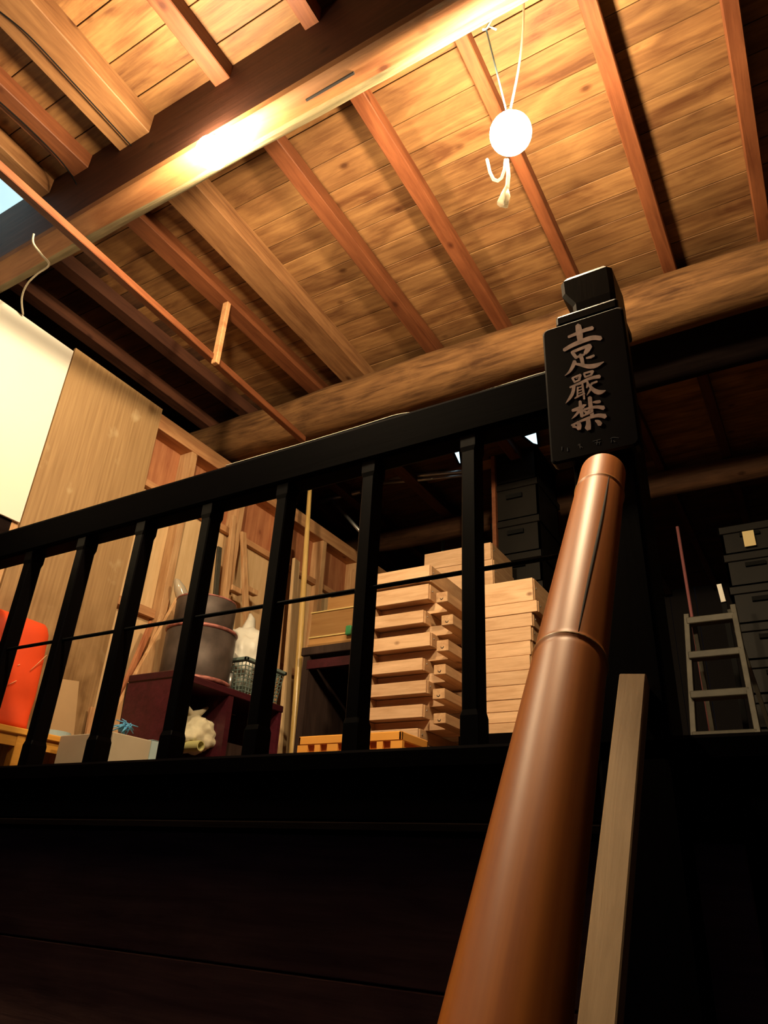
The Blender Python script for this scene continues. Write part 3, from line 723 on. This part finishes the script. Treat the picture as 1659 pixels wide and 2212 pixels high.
# bright little metal tin
p = onX(498, 1490, -2.17); p.z = cz
bm = bmesh.new(); lathe(bm, [(0, .001), (.008, .001), (.008, .07), (0, .07)], Vector((p.x - .01, p.y, cz)), 14); tag(obj('metal_canister', bm, M_steel), 'slim shiny metal tube standing beside the basket', 'tube')
# inside the cabinet: cloth bag and a roll
zb = FL + .04
bag = blob('cloth_bundle', onX(418, 1585, -2.27), .085, .10, .085, M_cloth, 'bundled off-white cloth bag inside the red cabinet', 'bag', .22, 9, None, zb + .001)
bm = bmesh.new(); c0 = onX(412, 1545, -2.25)
tube(bm, [c0 + Vector((0, -.06, -.03)), c0 + Vector((0, -.035, .03)), c0 + Vector((0, 0, .0)), c0 + Vector((0, .05, .02)), c0 + Vector((.0, .09, .05))], [.012, .014, .018, .014, .006], 8, True, 0, True, .4)
obj('bag_handle', bm, M_cloth, bag)
bm = bmesh.new(); c1 = onX(434, 1611, -2.16)
n = 24
for r0, r1 in ((.021, .0165),):
    A1 = [bm.verts.new(c1 + Vector((0, r0 * math.cos(2 * math.pi * k / n), r0 * math.sin(2 * math.pi * k / n)))) for k in range(n)]
    B1 = [bm.verts.new(c1 + Vector((0, r1 * math.cos(2 * math.pi * k / n), r1 * math.sin(2 * math.pi * k / n)))) for k in range(n)]
    A2 = [bm.verts.new(v.co + Vector((-.2, 0, 0))) for v in A1]; B2 = [bm.verts.new(v.co + Vector((-.2, 0, 0))) for v in B1]
    for k in range(n):
        j = (k + 1) % n
        for q in ((A1[k], A1[j], B1[j], B1[k]), (A1[k], A2[k], A2[j], A1[j]), (B1[k], B1[j], B2[j], B2[k]), (A2[k], B2[k], B2[j], A2[j])): bm.faces.new(q)
tag(obj('cardboard_tube', bm, plain('pale_tube_card', (.5, .47, .2), .6)), 'hollow pale tube lying under the cloth bundle', 'tube')
# grey box with blue tape in front of the cabinet
g0 = onX(235, 1603, -2.12); g1 = onX(322, 1622, -2.12)
gb = empty('parcel_box', (-2.2, (g0.y + g1.y) / 2, FL), 'pale grey box tied with light blue tape by the railing', 'box')
gz = .405
box('body', (-2.36, g0.y - .02, FL), (-2.08, g1.y + .02, gz), M_card, gb, b=.003)
box('tape', (-2.078, g1.y - .035, FL), (-2.074, g1.y - .005, gz + .002), M_bluegrey, gb)
box('tape', (-2.362, g1.y - .035, gz), (-2.074, g1.y - .005, gz + .003), M_bluegrey, gb)
# crumpled blue string
bm = bmesh.new(); cs = onX(262, 1590, -2.16); cs.z = gz + .03
for k in range(34):
    a = R.uniform(0, 6.28); rr = R.uniform(.015, .055); e = cs + Vector((R.uniform(-.03, .03), rr * math.cos(a), abs(rr * math.sin(a)) - .015))
    tube(bm, [cs + Vector((0, R.uniform(-.02, .02), R.uniform(-.02, .01))), (cs + e) / 2 + Vector((.01, R.uniform(-.01, .01), .01)), e], [.002, .0035, .0015], 5)
tag(obj('blue_string', bm, M_blue), 'crumpled bright blue plastic string on the grey box', 'string')
# table at the far left
TX = -2.40
tz = .41
ty1 = onX(181, 1600, TX).y; 
tab = empty('low_table', (TX - .1, 1.6, FL), 'low varnished yellow table at the left edge behind the railing', 'table')
box('tabletop', (TX - .19, 1.37, tz - .022), (TX, ty1, tz), M_ytable, tab, b=.003)
box('apron', (TX - .03, 1.39, tz - .06), (TX - .012, ty1 - .02, tz - .022), M_ytable, tab)
for ly in (1.39, ty1 - .04, onX(45, 1620, TX).y - .02):
    box('leg', (TX - .045, ly, FL), (TX - .008, ly + .032, tz - .022), M_ytable, tab, b=.002)
for ly in (1.39, ty1 - .05): box('leg', (TX - .185, ly, FL), (TX - .155, ly + .032, tz - .022), M_ytable, tab, b=.002)
box('end_panel', (TX - .18, ty1 - .018, FL + .02), (TX - .05, ty1 - .01, tz - .03), M_ytable, tab)
# orange sack on the table
bm = bmesh.new(); n, m_ = 36, 22
oy0, oy1 = 1.365, onX(113, 1400, TX - .04).y
zt = onX(45, 1338, TX - .09).z
rings = []
for j in range(m_ + 1):
    t = j / m_; ring = []
    for k in range(n):
        a = 2 * math.pi * k / n; ca, sa = math.cos(a), math.sin(a); e = .45
        rx = .072 * (abs(ca) ** e) * (1 if ca > 0 else -1); ry = (oy1 - oy0) / 2 * (abs(sa) ** e) * (1 if sa > 0 else -1)
        sh = 1 - .10 * t * t if t < .9 else .92 - (t - .9) * 3.2
        P = Vector((TX - .106 + rx * sh, (oy0 + oy1) / 2 + ry * (1 - .05 * t if t < .9 else .96 - (t - .9) * 1.5), tz + .004 + (zt - tz) * (t if t < .92 else .92 + .08 * math.sin((t - .92) / .08 * 1.57))))
        P += Vector((noise.noise(P * 9), noise.noise(P * 9 + Vector((5, 0, 0))), noise.noise(Vector((0, P.y * 12, 3)))*t*1.6)) * .012
        ring.append(bm.verts.new(P))
    rings.append(ring)
for A1, B1 in zip(rings, rings[1:]):
    for k in range(n): f = bm.faces.new((A1[k], A1[(k + 1) % n], B1[(k + 1) % n], B1[k])); f.smooth = True
bm.faces.new(rings[0][::-1]); bm.faces.new(rings[-1])
sack = tag(obj('orange_sack', bm, M_orange), 'bright orange-red sack standing on the yellow table', 'sack')
for (a, b2) in (((66, 1448), (101, 1415)), ((19, 1479), (36, 1470)), ((38, 1438), (43, 1435))):
    bm = bmesh.new(); tube(bm, [onX(*a, TX - .030), onX(*b2, TX - .030)], .0013, 5); obj('tape_glint', bm, M_shiny, sack)
# blue ring of tape on the table
bm = bmesh.new(); rc = onX(152, 1590, TX - .07); rc.z = tz + .016; rc.y = ty1 - .08
n = 30; 
for k in range(n + 1): pass
pr_ = [Vector((.052 * math.cos(2 * math.pi * k / n), .06 * math.sin(2 * math.pi * k / n), 0)) for k in range(n)]
A1 = [bm.verts.new(rc + p + Vector((0, 0, -.014))) for p in pr_]; A2 = [bm.verts.new(rc + p + Vector((0, 0, .006))) for p in pr_]
B1 = [bm.verts.new(rc + p * .93 + Vector((0, 0, -.014))) for p in pr_]; B2 = [bm.verts.new(rc + p * .93 + Vector((0, 0, .006))) for p in pr_]
for k in range(n):
    j = (k + 1) % n
    for q in ((A1[k], A1[j], A2[j], A2[k]), (B1[k], B2[k], B2[j], B1[j]), (A2[k], A2[j], B2[j], B2[k]), (A1[k], B1[k], B1[j], A1[j])): bm.faces.new(q)
tag(obj('tape_roll', bm, M_bluegrey), 'loose roll of pale blue tape on the yellow table', 'tape')
# cardboard sheet leaning, board bits
lean('cardboard_sheet', onX(140, 1468, -2.575), onX(126, 1600, -2.56), .13, .008, plain('brown_cardboard', (.48, .32, .17), .8, nscale=5, namt=.06), 'plain brown cardboard sheet leaning behind the yellow table', 'cardboard', up=(1, 0, 0))
lean('leaning_plank', onX(205, 1530, -2.56), onX(190, 1620, -2.54), .05, .015, M_stud, 'short pale offcut leaning between the cardboard and the grey box', up=(1, 0, 0))

# yellow plastic crate
yc = empty('plastic_crate', (-1.43, 2.2, FL), 'orange-yellow plastic crate right behind the balusters', 'crate')
a = onY(645, 1592, 2.1); b_ = onY(868, 1578, 2.1); X0, X1, ZT = a.x, b_.x, .44; Y0, Y1 = 2.1, 2.29
bm = bmesh.new()
add_bevbox(bm, (X0, Y0, ZT - .030), (X1, Y0 + .012, ZT), .003); add_bevbox(bm, (X0, Y1 - .012, ZT - .030), (X1, Y1, ZT), .003)
add_bevbox(bm, (X0, Y0, ZT - .030), (X0 + .012, Y1, ZT), .003); add_bevbox(bm, (X1 - .012, Y0, ZT - .030), (X1, Y1, ZT), .003)
obj('rim', bm, M_yplast, yc)
bm = bmesh.new()
add_box(bm, (X0 + .01, Y0 + .016, FL + .01), (X1 - .01, Y0 + .022, ZT - .02)); add_box(bm, (X0 + .01, Y1 - .02, FL + .01), (X1 - .01, Y1 - .014, ZT - .02))
add_box(bm, (X0 + .012, Y0 + .02, FL), (X0 + .018, Y1 - .02, ZT - .02)); add_box(bm, (X1 - .018, Y0 + .02, FL), (X1 - .012, Y1 - .02, ZT - .02)); add_box(bm, (X0 + .012, Y0 + .018, FL), (X1 - .012, Y1 - .018, FL + .012))
obj('body', bm, plain('orange_plastic_recess', (.62, .2, .03), .5), yc)
nr = 7
for i in range(nr):
    xx = X0 + .02 + (X1 - X0 - .04) * i / (nr - 1); w0 = .022 if i % 2 == 0 else .012
    bm = bmesh.new(); v = add_box(bm, (xx - w0, Y0 + .002, FL + .01), (xx + w0, Y0 + .017, ZT - .03))
    for q in v:
        if q.co.z < ZT - .1 and i % 2: q.co.x = xx + (q.co.x - xx) * .4
    obj('rib', bm, M_yplast, yc)
for zz in (ZT - .055, ZT - .075, ZT - .095, ZT - .115): box('side_ridge', (X1 - .013, Y0 + .03, zz), (X1 - .004, Y1 - .02, zz + .008), M_yplast, yc)
box('ridge', (X0 + .015, Y0 + .006, ZT - .085), (X1 - .015, Y0 + .017, ZT - .075), M_yplast, yc)

# ---- wooden trays
def tray(name, x0, x1, y0, y1, z0, h, label, group, prong=False, lidgap=0):
    t = empty(name, ((x0 + x1) / 2, (y0 + y1) / 2, z0), label, 'tray', group); th = .012
    if prong:      # crosswise tray: side rails stick out in front of the front board
        box('front_board', (x0 + .04, y0 + .11, z0), (x1 - .055, y0 + .11 + th, z0 + h), M_tray, t)
        box('rail', (x1 - .052, y0, z0), (x1, y1, z0 + h), M_trayy, t, b=.002)
        box('rail', (x0, y0 + .03, z0), (x0 + .04, y1, z0 + h), M_trayy, t, b=.002)
        bm = bmesh.new(); tube(bm, [(x1 - .026 + .006 * math.cos(a), y0 - .001, z0 + h * .42 + .007 * math.sin(a)) for a in [math.pi + math.pi * k / 6 for k in range(7)]], .0015, 5); obj('hook', bm, M_sock, t)
    else:
        box('front_board', (x0, y0, z0), (x1, y0 + th, z0 + h), M_tray, t, b=.0015)
        box('side_board', (x1 - th, y0 + th, z0), (x1 + .004, y1, z0 + h), M_trayy, t, b=.0015)
        box('side_board', (x0, y0 + th, z0), (x0 + th, y1, z0 + h), M_trayy, t, b=.0015)
        bm = bmesh.new(); lathe(bm, [(0, 0), (.003, 0), (.003, .003), (0, .003)], (0, 0, 0), 8); bm.transform(Matrix.Translation((x1 + .004, y0 + .03, z0 + h * .6)) @ Matrix.Rotation(math.pi / 2, 4, 'Y')); obj('nail', bm, M_steel, t)
    box('back_board', (x0 + th, y1 - th, z0), (x1 - th, y1, z0 + h), M_tray, t)
    box('bottom', (x0 + th, y0 + .122 if prong else y0 + th, z0 + .002), (x1 - .055 if prong else x1 - th, y1 - th, z0 + .008), M_tray, t)
    return t
TY = 2.55
def zat(y, x=900): return onY(x, y, TY).z
ordn = ['topmost', 'second', 'third', 'fourth', 'fifth', 'sixth', 'seventh', 'eighth', 'ninth', 'tenth', 'eleventh', 'twelfth']
# (top px, bottom px, right edge px) of the long fronts at x=880, read off the photograph
fronts = [(1228, 1262, 927), (1268, 1300, 925), (1322, 1349, 914), (1371, 1400, 928), (1424, 1450, 912), (1472, 1500, 920), (1523, 1551, 912), (1574, 1602, 902)]
zprev = None; x0t = onY(795, 1400, TY).x
lst = []
for i, (a, b2, xr) in enumerate(fronts):
    zt_, zb_ = onY(880, a, TY).z, onY(880, b2, TY).z; xr_ = onY(xr, (a + b2) / 2, TY).x
    lst.append((zt_, zb_, xr_))
for i, (zt_, zb_, xr_) in enumerate(lst):
    tray('wooden_tray', x0t - .06 + xr_ + 1.35, xr_, TY, TY + .4, zb_, zt_ - zb_, f'long-fronted wooden tray, {ordn[i]} of the flush trays in the gapped stack', 'trays of the gapped stack')
blocks = [(936, 966, 1312), (933, 978, 1363), (937, 968, 1412), (926, 962, 1464), (932, 960, 1516), (930, 962, 1571)]
for i, (xa, xb, ym) in enumerate(blocks):
    zhi, zlo = lst[i + 1][1] - .001, lst[i + 2][0] + .001
    zm = onY((xa + xb) / 2, ym + 12, TY - .05).z; 
    xr_ = onY(xb, ym, TY - .05).x
    tray('crosswise_tray', x0t - .02, xr_, TY - .05, TY + .21, zlo, zhi - zlo, f'shifted wooden tray with protruding rail end, {ordn[i]} of the shifted trays in the gapped stack', 'trays of the gapped stack', prong=True)
zl = lst[-1][1]; k = 0
while zl - .055 > FL + .06:
    tray('wooden_tray', x0t - .05, lst[-1][2], TY, TY + .4, zl - .056, .054, f'low wooden tray of the gapped stack behind the orange crate, {ordn[k]} below the last gap', 'trays of the gapped stack'); zl -= .057; k += 1
pb = empty('pallet', (x0t + .15, TY + .25, FL), 'low wooden base under the gapped tray stack', 'pallet')
for yy in (TY + .02, TY + .17, TY + .33): box('bearer', (x0t - .04, yy, FL), (lst[-1][2] - .01, yy + .05, zl - .001), M_blackcab, pb)
# right stack
RY = 2.78
right = [(1249, 1298, 1151), (1293, 1323, 1160), (1326, 1352, 1149), (1356, 1383, 1147), (1386, 1414, 1146), (1417, 1446, 1145), (1449, 1477, 1144), (1480, 1508, 1142), (1511, 1534, 1140), (1537, 1558, 1139), (1560, 1582, 1138)]
rx0 = onY(1018, 1400, RY).x
prevb = None
for i, (a, b2, xr) in enumerate(right):
    zt_, zb_ = onY(1140, a, RY).z, onY(1140, b2, RY).z
    if prevb is not None: zt_ = prevb - .0015
    prevb = zb_
    tray('wooden_tray', rx0 + R.uniform(-.01, .01), onY(xr, (a + b2) / 2, RY).x, RY + R.uniform(-.002, .006), RY + .45, zb_, zt_ - zb_, f'wooden tray in the close-packed right stack, {ordn[i]} from the top', 'trays of the close-packed stack')
be = empty('bench', (rx0 + .15, RY + .2, FL), 'dark low bench under the close-packed tray stack', 'bench')
box('seat', (rx0 - .05, RY - .02, prevb - .04), (onY(1180, 1500, RY).x, RY + .5, prevb - .001), M_dark, be)
for sx in (rx0 - .02, onY(1165, 1500, RY).x - .05):
    for sy in (RY, RY + .42): box('leg', (sx, sy, FL), (sx + .05, sy + .05, prevb - .04), M_blackcab, be)
# tall pinkish crates behind the two stacks
PY = 3.26
pa, pbb, pc = onY(917, 1197, PY), onY(1060, 1180, PY), onY(1060, 1240, PY)
zz = pa.z; i = 0
while zz - .16 > FL + .02:
    h = .155 if i else .10
    tray('wooden_tray', pa.x, pbb.x + (.008 if i else 0), PY, PY + .3, zz - h, h - .002, ('topmost deep box behind the two tray stacks' if i == 0 else f'deep wooden box behind the tray stacks, {ordn[i]} from the top'), 'deep boxes behind the stacks'); zz -= h; i += 1
db = empty('plinth', ((pa.x + pbb.x) / 2, PY + .15, FL), 'dark plinth under the deep wooden boxes', 'plinth'); box('block', (pa.x, PY, FL), (pbb.x, PY + .3, zz - .002), M_blackcab, db, b=.003)
# yellowish cases on a dark cabinet
BY = 2.85
c0, c1 = onY(664, 1398, BY), onY(768, 1385, BY)
X0, X1 = c0.x, c1.x; zc0 = c0.z
bc2 = empty('open_cabinet', ((X0 + X1) / 2, BY + .2, FL), 'black open cabinet left of the tray stacks', 'cabinet')
box('top', (X0 - .03, BY - .01, zc0 - .045), (X1 + .02, BY + .4, zc0 - .003), M_blackcab, bc2, b=.003)
box('red_rail', (X0 + .01, BY - .004, zc0 - .115), (X1, BY + .02, zc0 - .07), M_redcab, bc2)
box('side_panel', (X0 - .02, BY, FL), (X0 + .02, BY + .39, zc0 - .045), M_blackcab, bc2); box('side_panel', (X1, BY, FL), (X1 + .015, BY + .39, zc0 - .045), M_blackcab, bc2)
box('back', (X0, BY + .38, FL), (X1, BY + .39, zc0 - .045), M_blackcab, bc2); box('shelf', (X0, BY + .03, FL + .1), (X1, BY + .38, FL + .12), M_blackcab, bc2)
for k, xx in enumerate((.28, .62)):
    xk = X0 + (X1 - X0) * xx; bm = bmesh.new(); lathe(bm, [(0, 0), (.022, 0), (.022, .14), (.01, .17), (.009, .21), (0, .21)], (xk, BY + .12, FL + .121), 16)
    tag(obj('bottle', bm, plain('dim_glass_bottle', (.16, .15, .14), .3)), ('left' if k == 0 else 'right') + ' of two dim bottles in the black open cabinet', 'bottle', 'bottles in the black cabinet')
def zpx(y): return onY(710, y, BY).z
ca = empty('wooden_case', ((X0 + X1) / 2, BY + .15, zc0), 'lower yellowish wooden case with pale edge strips on the black cabinet', 'case')
z1c, z2c = zpx(1372), zpx(1318)
box('drawer_front', (X0 + .004, BY + .006, zc0 + .012), (X1, BY + .3, z1c - .004), M_yelwood, ca); box('edge_strip', (X0, BY, z1c - .004), (X1, BY + .3, z1c + .003), M_strip, ca); box('base_strip', (X0, BY, zc0), (X1 + .005, BY + .3, zc0 + .010), M_yelwood, ca)
box('front', (X0 + .004, BY + .006, z1c + .003), (X1, BY + .3, z2c - .004), M_yelwood, ca); box('edge_strip', (X0, BY, z2c - .004), (X1, BY + .3, z2c + .002), M_strip, ca)
z3c = zpx(1280)
cb = empty('wooden_case', ((X0 + X1) / 2, BY + .15, z2c + .002), 'shallow slotted case on top of the yellowish case', 'case')
xm = X0 + (X1 - X0) * .3
box('body', (xm, BY + .02, z2c + .003), (X1, BY + .28, z3c), M_yelwood, cb, b=.002); box('slot', (xm + .02, BY + .018, z3c - .022), (X1 - .02, BY + .021, z3c - .018), M_groove, cb)
gp = onY(755, 1372, BY - .02); tag(box('green_clip', (X1 - .052, BY - .022, zc0 + .03), (X1 - .02, BY - .002, z1c + .03), M_green, None, b=.004), 'small green plastic piece on the front of the yellowish case', 'clip')

# ---- dark stack of crates behind
def crate(x0, x1, y0, y1, z0, h, label, group, name='stacked_crate'):
    t = empty(name, ((x0 + x1) / 2, (y0 + y1) / 2, z0), label, 'crate', group); th = .012
    bm = bmesh.new(); add_box(bm, (x0 + th, y0 + th, z0), (x1 - th, y0 + 2 * th, z0 + h - .04)); add_box(bm, (x0 + th, y1 - 2 * th, z0), (x1 - th, y1 - th, z0 + h - .04))
    add_box(bm, (x0 + th, y0 + th, z0), (x0 + 2 * th, y1 - th, z0 + h - .04)); add_box(bm, (x1 - 2 * th, y0 + th, z0), (x1 - th, y1 - th, z0 + h - .04)); add_box(bm, (x0 + th, y0 + th, z0), (x1 - th, y1 - th, z0 + .01)); obj('body', bm, M_crate, t)
    bm = bmesh.new()
    for lo, hi in (((x0, y0), (x1, y0 + th)), ((x0, y1 - th), (x1, y1)), ((x0, y0), (x0 + th, y1)), ((x1 - th, y0), (x1, y1))): add_bevbox(bm, (*lo, z0 + h - .045), (*hi, z0 + h - .002), .003)
    obj('rim', bm, M_crate, t)
    box('handle', ((x0 + x1) / 2 - .05, y0 - .006, z0 + h * .55), ((x0 + x1) / 2 + .05, y0 + th, z0 + h * .66), M_black, t)
    return t
KY = 3.62
ka, kb = onY(1058, 1100, KY), onY(1165, 1070, KY)
tops = [962, 1040, 1120, 1195, 1262, 1330, 1400]
zs = [onY(1110, y, KY).z for y in tops]
while zs[-1] > FL + .2: zs.append(zs[-1] - .19)
zs.append(FL)
for i, (za, zb2) in enumerate(zip(zs, zs[1:])):
    crate(ka.x, kb.x, KY, KY + .4, zb2, za - zb2, f'dark crate in the tall stack behind the wooden trays, {ordn[i]} from the top', 'dark crates behind the trays')
QY = 4.0
qa, qb = onY(1577, 1300, QY), onY(1720, 1280, QY)
tops = [1128, 1190, 1262, 1345, 1425, 1500, 1575]
zs = [onY(1620, y, QY).z for y in tops]
while zs[-1] > FL + .22: zs.append(zs[-1] - .2)
zs.append(FL)
for i, (za, zb2) in enumerate(zip(zs, zs[1:])):
    crate(qa.x, qb.x, QY, QY + .5, zb2, za - zb2, f'dark crate at the right edge behind the ladder, {ordn[i]} from the top', 'dark crates at the right edge')
tg = onY(1618, 1163, QY - .01)
tag(box('paper_tag', (tg.x - .028, QY - .012, tg.z - .045), (tg.x + .028, QY - .009, tg.z + .045), plain('yellowed_paper', (.75, .6, .3), .8)), 'yellowed paper label on the upper dark crate at the right', 'label')

# ---- stepladder
LY = 3.3
lad = empty('stepladder', (onY(1560, 1590, LY).x, LY, FL), 'aluminium stepladder standing right of the newel post', 'stepladder')
t0, t1 = onY(1484, 1330, LY), onY(1584, 1310, LY)
def ext(a, b, z): t = (z - a.z) / (b.z - a.z); return a + (b - a) * t
b0_, b1_ = onY(1490, 1600, LY), onY(1641, 1600, LY)
b0_ = ext(t0, Vector((t0.x - .05, LY - .16, FL)), FL); b1_ = ext(t1, onY(1639, 1590, LY - .13), FL + .001)
def rail_(a, b, nm='rail', w=.022, h=.04): bm = bmesh.new(); beam_between(bm, a, b, w, h, (0, 1, 0)); return obj(nm, bm, M_alu, lad)
rail_(t0, b0_); rail_(t1, b1_)
for i, yy in enumerate((1335, 1412, 1500, 1590)):
    z_l = onY(1560, yy, LY - .03 * i).z; pl = t0 + (b0_ - t0) * ((t0.z - z_l - .0) / (t0.z - b0_.z)); pr2 = t1 + (b1_ - t1) * ((t1.z - z_l) / (t1.z - b1_.z))
    bm = bmesh.new(); add_bevbox(bm, (min(pl.x, pr2.x), min(pl.y, pr2.y) - .02, z_l - .018), (max(pl.x, pr2.x), max(pl.y, pr2.y) + .03, z_l + .012), .003); obj('rung', bm, M_alu, lad)
rail_(t0 + Vector((.02, .03, 0)), Vector((t0.x + .0, LY + .34, FL)), 'rear_leg', .018, .03); rail_(t1 + Vector((-.02, .03, 0)), Vector((t1.x + .1, LY + .34, FL)), 'rear_leg', .018, .03)
# thin reddish stick and pale leaflet
s0, s1 = onY(1463, 1138, 3.6), onY(1492, 1316, 3.6)
bm = bmesh.new(); tube(bm, [s0, ext(s0, s1, FL)], .008, 8); tag(obj('thin_stick', bm, plain('faded_red_stick', (.2, .07, .07), .5)), 'thin reddish stick standing behind the stepladder', 'stick')
w0 = onY(1553, 1262, 3.7); w1 = onY(1563, 1300, 3.7)
bm = bmesh.new(); beam_between(bm, w1, w0, .022, .006, (0, 1, 0)); tl = empty('hand_tool', (w1.x, 3.72, FL), 'tool with a pale handle showing just above the stepladder', 'tool')
obj('handle', bm, M_white, tl)
box('shaft', (w1.x - .012, 3.71, FL), (w1.x + .012, 3.73, w1.z + .01), M_black, tl)

# ---- steel rack and daylight at the far side
rk = empty('pipe_rack', (-1.9, 3.6, FL), 'dim steel pipe rack deep behind the railing', 'rack')
def pipe(a, b, r, mat=M_steel, par=rk, nm='pipe'): bm = bmesh.new(); tube(bm, [a, b], r, 8); return obj(nm, bm, mat, par)
RKY = 3.6
pipe(onY(630, 1098, RKY), onY(780, 1062, RKY), .016); pipe(onY(780, 1038, RKY), onY(1010, 1018, RKY), .014); pipe(onY(780, 1048, RKY), onY(1010, 1027, RKY), .010)
pipe(onY(700, 1062, RKY), onY(800, 1172, RKY), .012); pipe(onY(870, 1015, RKY), onY(960, 1022, RKY + .05), .012)
ll = onY(640, 1100, RKY); pipe(ll, Vector((ll.x, ll.y, FL)), .016, nm='upright'); lr = onY(1008, 1020, RKY); pipe(lr, Vector((lr.x, lr.y, FL)), .016, nm='upright')
q_ = onY(962, 1080, 4.4); q2 = onY(956, 1195, 4.4)
bm = bmesh.new(); tube(bm, [ext(q_, q2, FL), q_], .013, 8); tag(obj('steel_pipe', bm, plain('pale_green_pipe', (.35, .55, .5), .4)), 'pale green upright pipe behind the tray stacks', 'pipe')
pst = onY(1066, 960, 3.62); box_ = box('bar_post', (pst.x - .012, 3.6, FL), (pst.x + .012, 3.63, pst.z - .1), M_joist, None); tag(box_, 'thin upright lath in front of the dark crate stack', 'lath')
# glowing panes in the far bay: two roof openings, a pale bar, a reflection
M_day = emit('cold_daylight_glow', (.62, .86, 1.0), 1.6)
M_barglow = emit('dim_bar_glow', (.75, .78, .85), .42)
def glow_pane(n, quad, m):
    P = [onZ(x, y, 2.412) for x, y in quad]; c = sum(P, Vector()) / len(P); w = empty(f'window_{n}', (c.x, c.y, 2.41), kind='structure')
    bm = bmesh.new(); A1 = [bm.verts.new(p) for p in P]; B1 = [bm.verts.new(p + Vector((0, 0, .004))) for p in P]; k = len(P)
    bm.faces.new(A1); bm.faces.new(B1[::-1])
    for i in range(k): bm.faces.new((A1[i], B1[i], B1[(i + 1) % k], A1[(i + 1) % k]))
    obj('pane', bm, m, w)
    for i in range(k): bm = bmesh.new(); beam_between(bm, P[i], P[(i + 1) % k], .014, .014); obj('window_frame', bm, M_darklog, w)
glow_pane(2, [(978, 974), (993, 966), (997, 1001), (991, 1002)], M_day)
glow_pane(3, [(1128, 941), (1160, 931), (1164, 962), (1150, 958)], M_day)
glow_pane(4, [(1040, 942), (1188, 900), (1188, 908), (1040, 950)], M_barglow)  # glowing strip standing in for a pale bar with daylight on it
glow_pane(5, [(1134, 973), (1140, 976), (1164, 1012), (1162, 1022), (1140, 996)], M_day)  # slanted reflection by the dark crate, put in as a glowing pane
